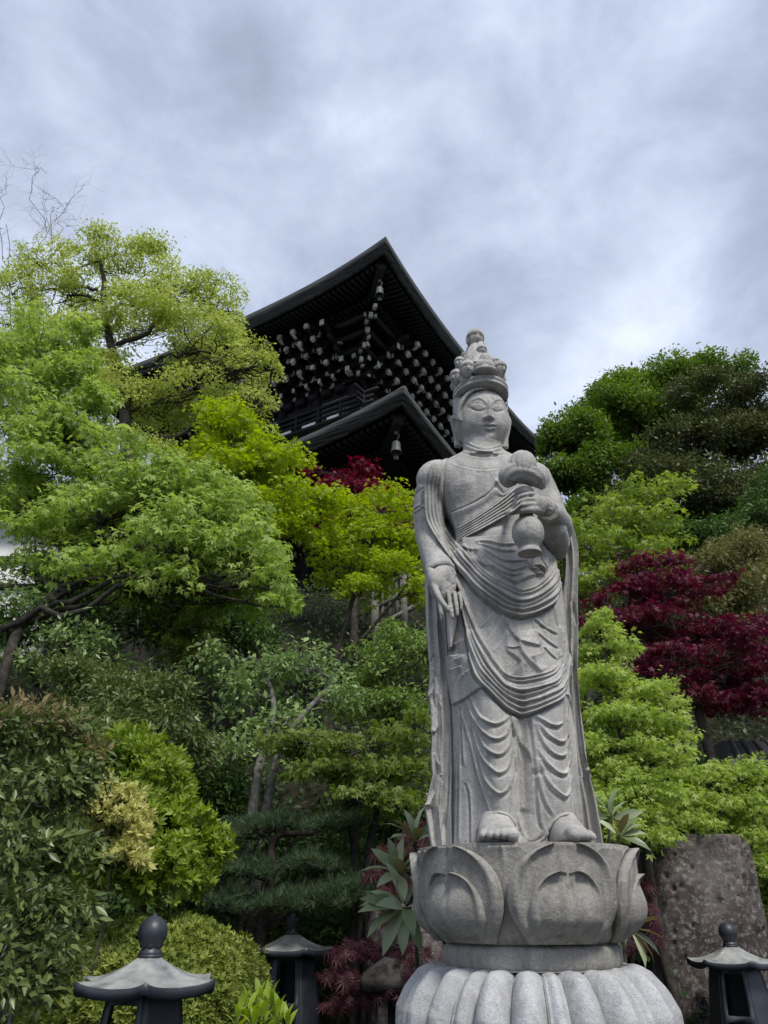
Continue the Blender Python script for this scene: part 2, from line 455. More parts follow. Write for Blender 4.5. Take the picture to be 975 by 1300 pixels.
# legs inside the robe and bare feet
for (pts, rad) in (([(612, 800, 3.60), (622, 950, 3.58), (630, 1050, 3.52), (632, 1066, 3.47)], [.11, .085, .07, .06]),
                   ([(672, 800, 3.60), (694, 950, 3.58), (706, 1050, 3.52), (712, 1066, 3.48)], [.11, .085, .07, .06])):
    limb(pts, rad, 24, 20)
def foot(p0, p1, hw, ht, toes, tr):
    """a bare foot: broad instep sloping down to the toes, sole flat on the stone"""
    n_ = 22; t = np.linspace(0, 1, n_); a_ = np.linspace(0, 2 * np.pi, 28, endpoint=False)
    ax = np.array(p1) - np.array(p0); ax[2] = 0; L_ = np.linalg.norm(ax); ax /= L_; sd_ = np.array([-ax[1], ax[0], 0]); rings = []
    for tt in t:
        w_ = np.interp(tt, np.linspace(0, 1, len(hw)), hw); h_ = np.interp(tt, np.linspace(0, 1, len(ht)), ht)
        zz = np.where(np.sin(a_) > 0, np.sin(a_) ** 1 * h_, np.sin(a_) * .012)
        rings.append(np.array(p0) + ax * tt * L_ + sd_ * (np.sign(np.cos(a_)) * np.abs(np.cos(a_)) ** .8 * w_)[:, None] + np.array([0, 0, 1.0]) * (zz + .012)[:, None])
    bparts.append(loft(np.array(rings)))
    for t0, t1, r in zip(toes[0], toes[1], tr):
        bparts.append(tube(catmull([t0, (t0 + t1) / 2 + np.array([0, 0, .006]), t1], 8), np.linspace(r * .95, r * .85, 8), 12)); bparts.append(ball(t1, (r * .95, r * 1.0, r * .9), 10, 12))
ZB = at(672, 1078, YS)[2] + 0.004                       # top of the lotus
def gp(px, Y, h): p = at(px, 1060, Y); p[2] = ZB + h; return p
foot(gp(631, 3.56, 0), gp(632, 3.205, 0), [.085, .085, .083, .080, .074], [.26, .20, .13, .078, .036],
     ([gp(x, 3.25, .032) for x in (615, 623.5, 632, 640.5, 650)], [gp(x, y, .022) for x, y in zip((613.5, 622.5, 631.5, 640, 650), (3.205, 3.19, 3.18, 3.172, 3.175))]), (.018, .0185, .0195, .021, .029))
foot(gp(700, 3.58, 0), gp(735, 3.235, 0), [.085, .085, .080, .070, .058], [.26, .20, .13, .076, .034],
     ([gp(x, y, .031) for x, y in zip((724, 730.5, 736, 741, 745.5), (3.245, 3.25, 3.26, 3.275, 3.295))], [gp(x, y, .021) for x, y in zip((730, 738, 744, 748.5, 752), (3.19, 3.20, 3.215, 3.235, 3.265))]), (.027, .020, .019, .018, .017))

body = mk('body', bparts, M_STONE, statue)
md = body.modifiers.new('fuse', 'REMESH'); md.mode = 'VOXEL'; md.voxel_size = 0.0036
dg = bpy.context.evaluated_depsgraph_get()
fm = bpy.data.meshes.new_from_object(body.evaluated_get(dg)); body.modifiers.clear()
old = body.data; body.data = fm; bpy.data.meshes.remove(old); fm.name = 'body'
if not fm.materials: fm.materials.append(M_STONE)
def relax(me, it, lam=0.5, zr=None):
    n = len(me.vertices); V = np.empty(n * 3, np.float32); me.vertices.foreach_get('co', V); V = V.reshape(-1, 3).astype(float)
    E = np.empty(len(me.edges) * 2, np.int32); me.edges.foreach_get('vertices', E); E = E.reshape(-1, 2)
    deg = np.bincount(E.ravel(), minlength=n)[:, None].astype(float)
    for _ in range(it):
        S = np.stack([np.bincount(E[:, 0], V[E[:, 1], k], n) + np.bincount(E[:, 1], V[E[:, 0], k], n) for k in range(3)], 1)
        V += lam * (S / np.maximum(deg, 1) - V)
    me.vertices.foreach_set('co', V.astype(np.float32).ravel()); me.update()
relax(fm, 3)
fm.polygons.foreach_set('use_smooth', np.ones(len(fm.polygons), dtype=bool))

rb = Relief()
# face -------------------------------------------------------------------------------------------------
rb.layer(z1((300, 628), (230, 700), (185, 800), (178, 900), (190, 1000), (240, 1080), (330, 1128), (440, 1140), (540, 1110), (585, 1020), (600, 880), (604, 760), (590, 690), (540, 634), (440, 612)), -0.004, .8)
rb.gauss(*z1((440, 1050))[0], 7.5, 5.5, .016)                                        # chin
rb.gauss(*z1((270, 930))[0], 8, 10, .008); rb.gauss(*z1((545, 930))[0], 6, 10, .008)   # cheeks
rb.gauss(*z1((340, 770))[0], 9.5, 4.8, -.012); rb.gauss(*z1((532, 778))[0], 7.5, 4.5, -.012)  # sockets
rb.lip(z1((258, 770), (280, 722), (330, 694), (380, 705), (415, 745), (424, 800)), 3.2, .0085, -1, .12)
rb.lip(z1((462, 800), (468, 748), (500, 716), (540, 706), (575, 725), (594, 765)), 3.2, .0085, -1, .12)
rb.dome(*z1((338, 762))[0], 10.8, 4.6, .0095, R(3), .8); rb.dome(*z1((532, 770))[0], 8.6, 4.3, .0095, R(3), .8)   # lids
rb.ridge(z1((262, 772), (300, 788), (345, 798), (390, 790), (412, 776)), .9, -.0055, .15)
rb.ridge(z1((470, 788), (500, 800), (540, 804), (580, 792)), .9, -.0055, .15)
rb.ridge(z1((268, 752), (300, 738), (345, 733), (395, 750), (410, 765)), .7, -.003, .2)
rb.ridge(z1((474, 766), (500, 748), (540, 742), (582, 762)), .7, -.003, .2)
nz = z1((440, 700), (442, 760), (442, 820), (440, 862))                                # nose
sl, d, _, t = rb.dist(nz, 16)
rb.h[sl] += (.008 + .021 * t ** 1.2) * np.exp(-(d / (1.7 + 2.1 * t)) ** 2)
rb.gauss(*z1((402, 868))[0], 2.6, 2.3, .010); rb.gauss(*z1((474, 872))[0], 2.4, 2.3, .010)
rb.ridge(z1((395, 886), (440, 894), (480, 888)), 1.0, -.007, .2)
rb.ridge(z1((440, 895), (442, 922)), 1.1, -.003, .2)
rb.gauss(*z1((442, 942))[0], 9.5, 4.6, .006)
rb.ridge(z1((388, 940), (415, 926), (442, 930), (470, 926), (505, 944)), 1.25, .005, .25)
rb.ridge(z1((396, 962), (420, 970), (445, 974), (472, 968), (494, 958)), 1.5, .006, .3)
rb.ridge(z1((384, 942), (415, 948), (442, 950), (475, 948), (510, 946)), .65, -.0075, .08)
rb.ridge(z1((400, 992), (445, 1000), (490, 990)), 1.6, -.004, .3)
rb.gauss(*z1((435, 675))[0], 1.7, 1.5, .0055); rb.gauss(*z1((435, 683))[0], 1.2, .8, -.003)
# hair: combed strands between hairline and crown
HL = z1((182, 900), (180, 830), (190, 775), (232, 690), (300, 630), (370, 612), (440, 606), (540, 622), (592, 690), (603, 745), (608, 810))
HO = z1((112, 880), (108, 800), (112, 735), (140, 660), (205, 590), (300, 552), (440, 540), (550, 556), (596, 610), (610, 690), (614, 760))
rb.layer(HL + HO[::-1], .012, .9); rb.lip(HL, 4.0, .006, -1, .05)
ha, hb = catmull(HL, 46), catmull(HO, 46)
for i in range(46):
    rb.ridge([tuple(ha[i]), tuple((ha[i] * .5 + hb[i] * .5) + np.array([.3, -.6])), tuple(hb[i])], .5, -.004, .25)
for k, yy in enumerate(range(790, 1000, 22)):
    rb.ridge(z1((112, yy), (140, yy + 6), (172, yy - 6)), .55, -.0035, .3) if yy < 860 else None
rb.ridge(z1((118, 870), (112, 930), (128, 960), (138, 900), (125, 872)), .8, -.006, .1)
rb.ridge(z1((140, 1000), (150, 1060), (158, 1110)), .9, -.006, .3); rb.ridge(z1((592, 1060), (590, 1120), (594, 1150)), .8, -.005, .3)
# neck rings
for zz in (((205, 1100), (330, 1150), (440, 1160), (560, 1130)), ((185, 1150), (330, 1185), (450, 1192), (570, 1165)), ((170, 1190), (330, 1220), (460, 1226), (585, 1200))):
    rb.ridge(z1(*zz), 1.0, -.007, .1); rb.ridge([(x, y + 1.8) for x, y in z1(*zz)], 1.4, .004, .1)
# necklace, chest lines
rb.ridge(z2((350, 90), (440, 130), (560, 160), (690, 165), (830, 150)), .7, -.0035, .1); rb.ridge(z2((350, 105), (460, 150), (600, 178), (720, 178), (830, 165)), .9, .003, .1)
rb.ridge(z2((700, 178), (715, 230), (750, 280)), .8, .004, .1); rb.ridge(z2((790, 180), (775, 230), (755, 280)), .7, .0035, .1)
rb.gauss(*z2((752, 275))[0], 3.0, 2.6, .007); rb.gauss(*z2((735, 200))[0], 4, 3, .003)
for p in ((400, 95), (430, 110), (380, 80), (590, 195), (575, 175)): rb.gauss(*z2(p)[0], 2.2, 1.4, -.003)
rb.lip(z2((372, 520), (450, 492), (560, 440), (660, 380), (715, 330), (745, 285), (770, 310), (810, 360)), 7, .010, -1, .1)
rb.gauss(*z2((812, 712))[0], 1.3, 1.3, -.014)                                          # navel
rb.gauss(*z2((700, 680))[0], 26, 12, .012)
# armlet with knotted ribbon
for p in (((70, 380), (95, 325), (135, 305), (150, 330)), ((65, 500), (100, 470), (140, 480), (172, 495)), ((66, 530), (110, 500), (150, 470)), ((110, 480), (125, 400), (150, 330)), ((80, 360), (110, 330), (150, 312)), ((150, 340), (140, 420), (115, 470))):
    rb.ridge(z2(*p), .9, .007, .1); rb.ridge([(x + 1.2, y + 1.2) for x, y in z2(*p)], .7, -.004, .1)
# cuff of the hanging sleeve over the wrist
cu = z4((105, 400), (125, 330), (180, 275), (240, 256), (300, 270), (345, 320), (375, 380))
rb.lip(cu, 7, .016, -1, .08)
for o_ in (5, 9.5): rb.ridge([(x - (x - 558) * .0 , y - o_ * (.55 + .45 * (1 - abs(x - 560) / 25))) for x, y in cu], 1.0, .0045, .2)
# palm creases and finger joints
rb.gauss(*z4((320, 400))[0], 6, 8, -.012)
for p in (((275, 350), (280, 430), (265, 510)), ((285, 480), (330, 450), (390, 410)), ((300, 380), (340, 420), (380, 440)), ((200, 470), (240, 540), (290, 610))):
    rb.ridge(z4(*p), .8, -.004, .2)
for p in (((310, 590), (345, 585)), ((318, 650), (355, 645)), ((365, 580), (400, 575)), ((370, 635), (405, 630)), ((320, 535), (350, 530))): rb.ridge(z4(*p), .6, -.003, .1)
# back of the vase hand, bracelet
for p in (((570, 560), (590, 590), (575, 630)), ((585, 560), (605, 585), (590, 625))): rb.ridge(z3(*p), 1.0, .005, .2)
# toe nails / toe gaps
for p in (((450, 1150), (448, 1190)), ((500, 1140), (502, 1190)), ((545, 1140), (547, 1190)), ((590, 1140), (585, 1190))): rb.ridge(z6(*p), .7, -.004, .2)
rb.blur(1)
press(body, rb)

# ------------------------------------------------ robe: skirt with carved swags and folds
skirt = [(686, 578, 692, .172), (700, 573, 697, .180), (720, 570, 704, .190), (745, 568, 710.5, .198), (783, 566, 716, .200), (824, 567, 720.5, .200), (852, 568, 722, .200),
         (888, 571, 721, .200), (930, 573, 725, .208), (975, 574, 729, .215), (1013, 574, 733, .222), (1061, 573, 741, .232), (1079.5, 572, 744, .235)]
rows = row_loft(skirt, YS, 620, 470, 2.35)
robe = mk('robe', [loft(rows)], M_STONE, statue)
rr = Relief()
# legs as two long volumes with a valley between
rr.ridge([(604, 800), (622, 900), (632, 980), (637, 1060)], 19, .050, .25); rr.ridge([(676, 800), (690, 890), (698, 980), (710, 1060)], 21, .050, .25)
rr.ridge([(661, 880), (662, 960), (664, 1070)], 7, -.022, .2)
rr.gauss(640, 745, 60, 38, .030)
# waist apron
apron_edge = z4((440, 62), (462, 132), (520, 150), (520, 175), (560, 235), (635, 287), (715, 315), (725, 345), (790, 395), (880, 450)) + z5((235, 448), (340, 392), (410, 366), (470, 360), (500, 300), (520, 180), (470, 80))
rr.layer(apron_edge + [(688, 684), (640, 680), (590, 684)], .013, .9)
rr.lip(z4((462, 132), (530, 148), (590, 160)), 4, .007, -1, .1)
for p in (z5((-110, 70), (0, 68), (120, 98), (240, 92)), z5((-100, 80), (0, 112), (120, 155), (235, 152)), z5((-90, 85), (0, 165), (140, 250), (260, 252), (330, 238)),
          z5((-95, 95), (10, 220), (160, 325), (245, 330), (330, 292)), z5((-100, 110), (0, 262), (100, 342), (200, 380), (290, 352)), z5((-110, 120), (-60, 220), (-20, 290), (40, 330))):
    rr.ridge(p, 1.5, .0085, .12); rr.ridge([(x + .4, y + 2.6) for x, y in p], 1.8, -.004, .15)
# knot ribbon under the vase
for p in (z5((350, 200), (355, 260), (350, 320), (390, 355), (425, 378)), z5((440, 160), (440, 240), (480, 310), (490, 330), (440, 338), (400, 312), (360, 308)), z5((395, 300), (470, 345), (485, 330)), z5((370, 330), (420, 350), (425, 375))):
    rr.ridge(p, 1.0, -.010, .05); rr.ridge([(x + 1.7, y - 1.4) for x, y in p], 1.4, .007, .1)
rr.layer(z5((350, 190), (440, 170), (442, 240), (480, 310), (430, 330), (352, 315)), .010, .8)
# first swag
lo1 = resample(catmull(z4((330, 190), (390, 290), (480, 400), (560, 510), (680, 620), (800, 700), (930, 732)) + z5((300, 728), (400, 703), (520, 640), (585, 572), (612, 480)), 160), 80)
up1 = resample(catmull(z4((470, 90), (520, 175), (610, 300), (720, 400), (830, 462), (930, 505)) + z5((300, 505), (390, 470), (480, 390), (545, 290), (560, 180)), 160), 80)
rr.layer(np.vstack([lo1, up1[::-1]]).tolist(), .015, 1.0)
for k, (f_, hh) in enumerate(((.06, .004), (.20, .0065), (.43, .0095), (.57, .007), (.79, .010), (.97, .006))):
    tt_ = np.linspace(0, 1, len(up1))[:, None]; f2 = f_ + .035 * np.sin(9 * f_ + 5 * tt_) * np.sin(np.pi * tt_); c_ = up1 * (1 - f2) + lo1 * f2
    rr.ridge(c_, 1.35, hh * 1.3, .05, False); rr.ridge(c_ + np.array([.0, 2.8]), 1.7, -.008, .05, False)
rr.ridge(lo1 + np.array([-.6, 2.4]), 1.5, -.010, .1, False)
# second swag
lo2 = resample(catmull(z4((395, 300), (430, 480), (450, 700), (490, 950), (560, 1200)) + z6((430, 150), (520, 260), (600, 325), (676, 350)) + z7((130, 354), (200, 345), (300, 292), (375, 225), (412, 140), (425, 20)), 200), 110)
up2 = resample(catmull(z4((350, 250), (440, 430), (490, 620), (560, 810), (680, 1040)) + [(632, 845)] + z7((10, 85), (70, 106), (140, 112), (240, 92), (320, 25), (340, -60)) + z5((612, 1000), (625, 800)), 200), 110)
rr.layer(np.vstack([lo2, up2[::-1]]).tolist(), .016, 1.0)
for f_, hh in ((.04, .006), (.15, .006), (.36, .0105), (.50, .0075), (.71, .0105), (.84, .006), (.97, .007)):
    tt_ = np.linspace(0, 1, len(up2))[:, None]; f2 = f_ + .035 * np.sin(11 * f_ + 5 * tt_) * np.sin(np.pi * tt_); c_ = up2 * (1 - f2) + lo2 * f2
    rr.ridge(c_, 1.35, hh * 1.3, .04, False); rr.ridge(c_ + np.array([-1.0, 2.5]), 1.6, -.009, .05, False)
rr.ridge(lo2 + np.array([-1.5, 2.2]), 1.6, -.012, .1, False)
# apron panels between the swags
rr.lip(z5((110, 690), (150, 790), (250, 920), (340, 970), (438, 1000)), 9, .013, -1, .06)
rr.lip(z5((436, 1000), (440, 1050), (400, 1072), (355, 1090)), 6, .012, -1, .1)
rr.lip(z5((155, 830), (160, 1000), (215, 1060), (270, 1112), (265, 1150), (205, 1235)), 7, .010, -1, .1)
rr.lip(z5((165, 993), (220, 1000), (268, 990)), 5, .008, -1, .1)
rr.lip(z5((262, 935), (282, 1030), (330, 1110), (380, 1180), (432, 1243)), 8, .013, -1, .06)
rr.ridge(z5((385, 715), (412, 850), (437, 990)), 1.2, .008, .1); rr.ridge(z5((395, 730), (424, 850), (449, 990)), 1.3, -.006, .1)
for p in (z5((405, 730), (480, 800), (600, 875)), z5((415, 850), (490, 925), (600, 1000)), z5((440, 985), (500, 1042), (575, 1105)), z5((560, 600), (580, 700), (600, 800))):
    rr.ridge(p, 1.3, .007, .15); rr.ridge([(x - .8, y + 2.0) for x, y in p], 1.4, -.005, .15)
rr.lip(z5((588, 578), (610, 800), (616, 900), (602, 1050), (575, 1110), (530, 1190), (450, 1248)), 6, .009, 1, .1)
for p in (z4((580, 820), (640, 760), (720, 680)), z4((640, 945), (720, 835), (775, 735)), z4((700, 1040), (775, 920), (822, 820)), z4((340, 960), (400, 942), (470, 905)), z4((380, 1100), (470, 1075)), z4((450, 1254), (530, 1190)), z6((295, 122), (365, 70)), z4((345, 1185), (460, 1160))):
    rr.lip(p, 5, .007, 1, .2)
rr.ridge(z7((130, 30), (133, 95)), 1.0, -.005, .2); rr.ridge(z7((60, 80), (100, 10)), 1.0, -.005, .2)
# over-skirt hems
rr.layer(z6((190, -40), (240, 290), (330, 250), (450, 195), (400, 60), (365, -40)), .013, .8)
rr.lip(z7((378, 218), (402, 232), (422, 275)), 5, .011, -1, .1); rr.ridge(z7((300, 300), (380, 226)), 1.2, .004, .2)
# swinging folds over the legs
for p in (z6((360, 235), (400, 330), (440, 392), (515, 434), (572, 402), (606, 355)), z6((325, 250), (395, 400), (460, 492), (525, 532), (585, 492), (612, 400)), z6((330, 270), (410, 470), (460, 580), (540, 634), (598, 572), (622, 440)),
          z6((350, 330), (395, 520), (440, 640), (500, 722), (550, 754), (604, 690), (632, 500)), z6((400, 560), (430, 690), (460, 790), (510, 862), (560, 886), (610, 815), (640, 620)),
          z7((190, 360), (232, 412), (290, 444), (350, 415)), z7((192, 370), (245, 490), (320, 547), (385, 505), (400, 420)), z7((192, 410), (238, 560), (300, 637), (372, 615), (400, 520)), z7((200, 580), (260, 700), (330, 758), (390, 715), (412, 600)), z7((212, 650), (265, 815), (350, 902), (395, 865), (415, 760))):
    rr.ridge(p, 1.7, .0125, .22); rr.ridge([(x + .2, y + 3.2) for x, y in p], 2.4, -.006, .25)
for p in (z6((278, 280), (350, 520), (400, 720), (450, 880), (490, 1010)), z7((190, 640), (230, 850), (270, 960), (312, 1035)), z6((640, 420), (640, 600), (622, 850), (615, 1000)), z6((625, 380), (655, 560), (650, 800), (645, 1000)), z7((410, 480), (420, 700), (450, 950), (478, 1080)), z7((438, 400), (455, 700), (482, 900), (522, 1140)), z7((430, 300), (440, 520), (462, 800), (500, 1060)), z7((395, 300), (402, 600), (420, 850))):
    rr.ridge(p, 1.3, .0075, .12); rr.ridge([(x - 2.4, y) for x, y in p], 1.6, -.006, .12)
for p in (z6((243, 300), (247, 600), (242, 900), (232, 1215)), z6((285, 300), (290, 560), (300, 700)), z6((312, 800), (340, 900), (345, 1215)), z6((262, 330), (268, 700), (262, 1210)), z7((60, 600), (85, 800), (80, 1000), (110, 1120), (165, 1190), (240, 1170), (290, 1110)), z7((160, 360), (170, 500), (186, 700)), z7((195, 760), (205, 900), (225, 1050), (250, 1120)), z7((100, 640), (105, 900), (100, 1010))):
    rr.ridge(p, 1.6, -.011, .1); rr.ridge([(x + 2.6, y) for x, y in p], 1.5, .005, .1)
rr.lip(z7((45, 355), (75, 480), (160, 620), (187, 745)), 9, .014, -1, .08)
rr.lip(z7((187, 750), (160, 860), (112, 975)), 8, .012, -1, .08)
# hems over the insteps
for p in (z6((398, 1225), (405, 1130), (425, 1085), (470, 1035), (540, 1015), (600, 1035), (640, 1090), (652, 1225)), z7((285, 1215), (288, 1130), (310, 1075), (340, 1040), (390, 1024), (440, 1060), (490, 1120), (560, 1200))):
    rr.ridge(p, 2.0, .018, .05); rr.layer(p, -.06, 1.0)
for p in (z7((110, 1120), (170, 1200), (240, 1180), (285, 1120)), z7((120, 1150), (170, 1222), (250, 1205))): rr.ridge(p, 1.4, .009, .1)
rr.h *= 1.25
rr.blur(1)
press(robe, rr)

# ------------------------------------------------ ribbons of cloth lying on the figure
def bvh_of(*objs):
    V, F_, b = [], [], 0
    for o in objs:
        n = len(o.data.vertices); v = np.empty(n * 3, np.float32); o.data.vertices.foreach_get('co', v)
        v = v.reshape(-1, 3) + np.array(o.parent.location); V.append(v)
        for p in o.data.polygons: F_.append([i + b for i in p.vertices])
        b += n
    return BVHTree.FromPolygons(np.concatenate(V).tolist(), F_)
tree_b = bvh_of(body)
CAMV = Vector((0, 0, CAMZ))
def drape(A, B, nv, nu, folds, thick, Y0, bvh, hug=0.35, name='shawl', ease=0.02, tail=0.0):
    """cloth band between edge curves A and B (survey points), laid on the surface behind it"""
    A, B = catmull(A, nv), catmull(B, nv); u = np.linspace(0, 1, nu)
    P = A[:, None] * (1 - u)[None, :, None] + B[:, None] * u[None, :, None]
    Yg = np.full((nv, nu), np.nan)
    for i in range(nv):
        for j in range(nu):
            q = at(P[i, j, 0], P[i, j, 1], 3.0); d = (Vector(q) - CAMV).normalized()
            h = bvh.ray_cast(CAMV, d)
            if h[0] is not None and h[0].y < Y0 + .25: Yg[i, j] = h[0].y
    Yb = np.where(np.isnan(Yg), Y0, Yg)
    for _ in range(int(hug * 40)):
        Yp = np.pad(Yb, 1, mode='edge'); Yb = (Yp[:-2, 1:-1] + Yp[2:, 1:-1] + Yp[1:-1, :-2] + Yp[1:-1, 2:]) / 4
    Yb = np.minimum(Yb, np.where(np.isnan(Yg), 9, Yg) - .004)
    if tail: Yb = Yb + .030 * sstep(np.linspace(0, 1, nv), .80, 1.0)[:, None]
    edge = np.minimum(u, 1 - u); rim = sstep(edge, -0.001, .06)
    tv = np.linspace(0, 1, nv)[:, None]
    hgt = (thick * (.35 + .65 * rim)[None, :] + folds(u[None, :] + 0 * Yb, tv)) * (1 - tail * sstep(tv, .66, 1.0)) + (.003 if tail else 0)
    def place(Yv): return np.stack([at(P[i, j, 0], P[i, j, 1], Yv[i, j]) for i in range(nv) for j in range(nu)]).reshape(nv, nu, 3)
    front = place(Yb - hgt); back = place(Yb + ease)
    rings = np.concatenate([front, back[:, ::-1]], 1)
    return loft(rings[::-1])

def pleats(n, h, ph=0.0, sharp=0.6):
    def f(u, t):
        s_ = (u * n + ph + .25 * np.sin(3 * t)) % 1.0
        return h * ((np.minimum(s_ / sharp, (1 - s_) / (1 - sharp))) ** .8)
    return f
def panel(rows, Y, amp, nf, ph, thick, nv=420, nu=64, ydep=None, drift=0.3):
    rows = np.asarray(rows, float); py = np.linspace(rows[0, 0], rows[-1, 0], nv)
    xl, xr = np.interp(py, rows[:, 0], rows[:, 1]), np.interp(py, rows[:, 0], rows[:, 2])
    u = np.linspace(0, 1, nu); rings = []
    for i in range(nv):
        t = i / (nv - 1); ph_ = ph + drift * math.sin(2.2 * t)
        s_ = (u * nf + ph_) % 1.0
        wave = amp * (.55 + .45 * t) * (np.abs(2 * s_ - 1) ** .85 - .5)
        bow = .020 * (1 - (2 * u - 1) ** 2)
        yf = Y + (ydep(t, u) if ydep else 0) + wave - bow
        yb = Y + (ydep(t, u) if ydep else 0) + thick + wave * .6
        fr = np.stack([at(xl[i] * (1 - a_) + xr[i] * a_, py[i], YS) for a_ in u]); bk = fr[::-1].copy()
        fr[:, 1] = yf; bk[:, 1] = yb[::-1]
        rings.append(np.vstack([fr, bk]))
    return loft(np.array(rings)[::-1])
# shawl over the viewer-left shoulder running down into the first swag
s1 = drape(z2((205, 130), (165, 220), (150, 330), (152, 470), (165, 570), (205, 660), (290, 790), (390, 930), (470, 1040), (530, 1120)),
           z2((345, 72), (330, 130), (316, 220), (308, 330), (306, 460), (318, 580), (350, 670), (425, 772), (540, 880), (640, 960)), 150, 44, pleats(5, .011, .1), .024, 3.60, bvh_of(body, robe), tail=.55)
s1b = panel([(588, 556, 640), (610, 536, 640), (650, 530, 640), (690, 534, 640), (730, 545, 640), (780, 556, 640)], 3.70, .02, 5, .1, .05, 120, 60)
s1c = panel([(600, 640, 684), (650, 640, 708), (700, 640, 712), (780, 640, 706)], 3.70, .02, 4, .1, .05, 120, 40)
shawl = mk('shawl', [s1, s1b, s1c], M_STONE, statue)
# sash across the chest: a plain band and a pleated band
s2 = drape(z2((372, 525), (460, 490), (560, 445), (660, 388), (740, 320), (800, 372), (870, 340)), z2((415, 660), (480, 632), (570, 580), (660, 520), (740, 465), (800, 415), (880, 372)), 90, 24, lambda u, t: .002 * np.sin(u * 9), .014, 3.55, tree_b)
s3 = drape(z2((415, 645), (480, 618), (570, 566), (660, 506), (740, 450), (810, 395), (905, 310)), z2((425, 772), (500, 730), (580, 690), (680, 640), (770, 590), (850, 548), (960, 470)), 100, 48, pleats(6, .009, .0, .7), .020, 3.55, tree_b)
sash = mk('sash', [s2, s3], M_STONE, statue)

# combed hair between face and crown
s4 = drape(HO, HL, 240, 14, lambda u, t: .0045 * np.abs(np.sin(t * np.pi * 44 + u * 2.0)) * np.sin(np.pi * np.clip(u, .02, .98)) ** .5, .012, 3.56, bvh_of(body))
mk('hair', [s4], M_STONE, statue)
# hanging ends of the shawl at either side
left_rows = [(716, 540, 548), (740, 540, 562), (780, 541, 568), (800, 542, 569), (840, 545, 572), (862, 545.5, 574), (884, 542.5, 575), (888, 544, 575), (900, 547, 576), (930, 548.5, 577), (962, 547, 577), (985, 549, 577.5), (1010, 543, 578), (1024, 539.6, 578), (1030, 540, 578), (1055, 544, 578.5), (1079.5, 548, 579)]
rl = Relief()
lp = panel(left_rows, 3.58, .040, 2.6, .15, .07)
ld = mk('shawl_end', [lp], M_STONE, statue)
rl.lip(z6((66, 232), (95, 170), (130, 108), (132, 300), (128, 420), (95, 485)), 6, .014, 1, .05)
rl.lip(z6((52, 955), (100, 850), (155, 738), (160, 760)), 7, .018, 1, .05)
rl.ridge(z6((150, 120), (150, 400), (160, 700), (140, 900), (120, 1200)), 1.5, -.010, .1); rl.ridge(z6((200, 60), (205, 500), (195, 900), (165, 1200)), 1.5, -.012, .1); rl.ridge(z6((105, 600), (150, 690)), 1.6, .007, .2); rl.ridge(z6((95, 40), (120, 80)), 1.5, .006, .2)
rl.ridge(z4((215, 700), (240, 900), (270, 1100), (290, 1250)), 2, -.012, .1); rl.ridge(z4((150, 1130), (180, 1060)), 1.6, -.01, .1)
press(ld, rl)
# narrow tongue of cloth under the hand
tg = panel([(776, 564, 579), (800, 565, 578), (820, 566, 573), (833, 567.5, 571)], 3.47, .004, 1, .2, .05, 60, 20)
mk('cloth_tongue', [tg], M_STONE, statue)
right_rows = [(648, 704, 713), (656, 700, 719), (664, 704, 725), (676, 709, 729.5), (690, 714, 733), (703, 717, 734.6), (716, 718, 734.4), (740, 717, 734), (766, 715.5, 734), (800, 716, 735), (824, 717, 735), (852, 718.5, 734.5), (880, 719, 737), (917, 721, 740), (955, 724, 745), (975, 726, 750), (986, 727, 754), (988, 727, 752), (1000, 728, 755.5), (1023, 731, 761), (1071, 737, 769), (1079.5, 738, 770)]
rp_ = panel(right_rows, 3.60, .050, 2.2, .35, .06, ydep=lambda t, u: .03 * t)
rd = mk('shawl_end', [rp_], M_STONE, statue)
r2 = Relief()
r2.lip(z7((545, 705), (570, 740), (595, 765)), 6, .016, -1, .05); r2.ridge(z7((450, 0), (480, 250), (520, 560), (560, 900), (600, 1180)), 1.6, -.014, .05)
r2.ridge(z7((530, 720), (560, 850), (590, 1000), (610, 1180)), 1.6, -.012, .1); r2.ridge(z7((440, 100), (455, 400), (500, 800), (540, 1180)), 1.6, .008, .1)
r2.ridge(z5((730, 560), (760, 700), (790, 800)), 1.8, -.012, .1); r2.ridge(z5((715, 150), (725, 400), (712, 700), (735, 1000), (770, 1250)), 1.8, -.010, .1)
press(rd, r2)
# sleeve hanging under the bent forearm
P = catmull([at(694, 652, 3.33), at(700, 672, 3.42), at(706, 690, 3.52), at(710, 706, 3.58)], 20)
slv = tube(P, np.interp(np.linspace(0, 1, 20), [0, .3, .7, 1], [.045, .075, .07, .035]), 28)
mk('sleeve', [slv], M_STONE, statue)

# ------------------------------------------------ vase and lotus bud
vc = at(670.5, 680, 3.20); k_ = mpp(680, 3.20)
vp = [(0, -25), (10, -25), (14.6, -25.5), (15.0, -24), (13.8, -21), (12.6, -18), (14.5, -14), (18.3, -7), (20.2, 0), (20.3, 6), (19, 13), (15.8, 19), (11.5, 23), (9.2, 27), (8.4, 34), (8.2, 44), (9.5, 55), (11.8, 59), (12.3, 62), (12.0, 65), (9.5, 66.5), (8.5, 67), (0, 67)]
vp = catmull(vp, 140)
vase = mk('vase', [lathe([(max(0, r * k_), z * k_) for r, z in vp], 56, vc)], M_STONE, statue)
bud = []
P = catmull([at(651, 616, 3.20), at(647, 607, 3.18), at(655, 600, 3.16), at(669, 601, 3.16), at(682, 609, 3.18), at(690, 621, 3.20)], 40)
V, F_ = tube(P, np.interp(np.linspace(0, 1, 40), [0, .2, .5, .8, 1], [.028, .054, .056, .046, .010]), 44)
ang = np.tile(np.arange(44), 40); ctr = np.repeat(P, 44, 0); dirr = V[:40 * 44] - ctr
V[:40 * 44] = ctr + dirr * (1 + .09 * np.abs(np.sin(ang * np.pi / 44 * 9)) - .05)[:, None]
bud.append((V, F_))
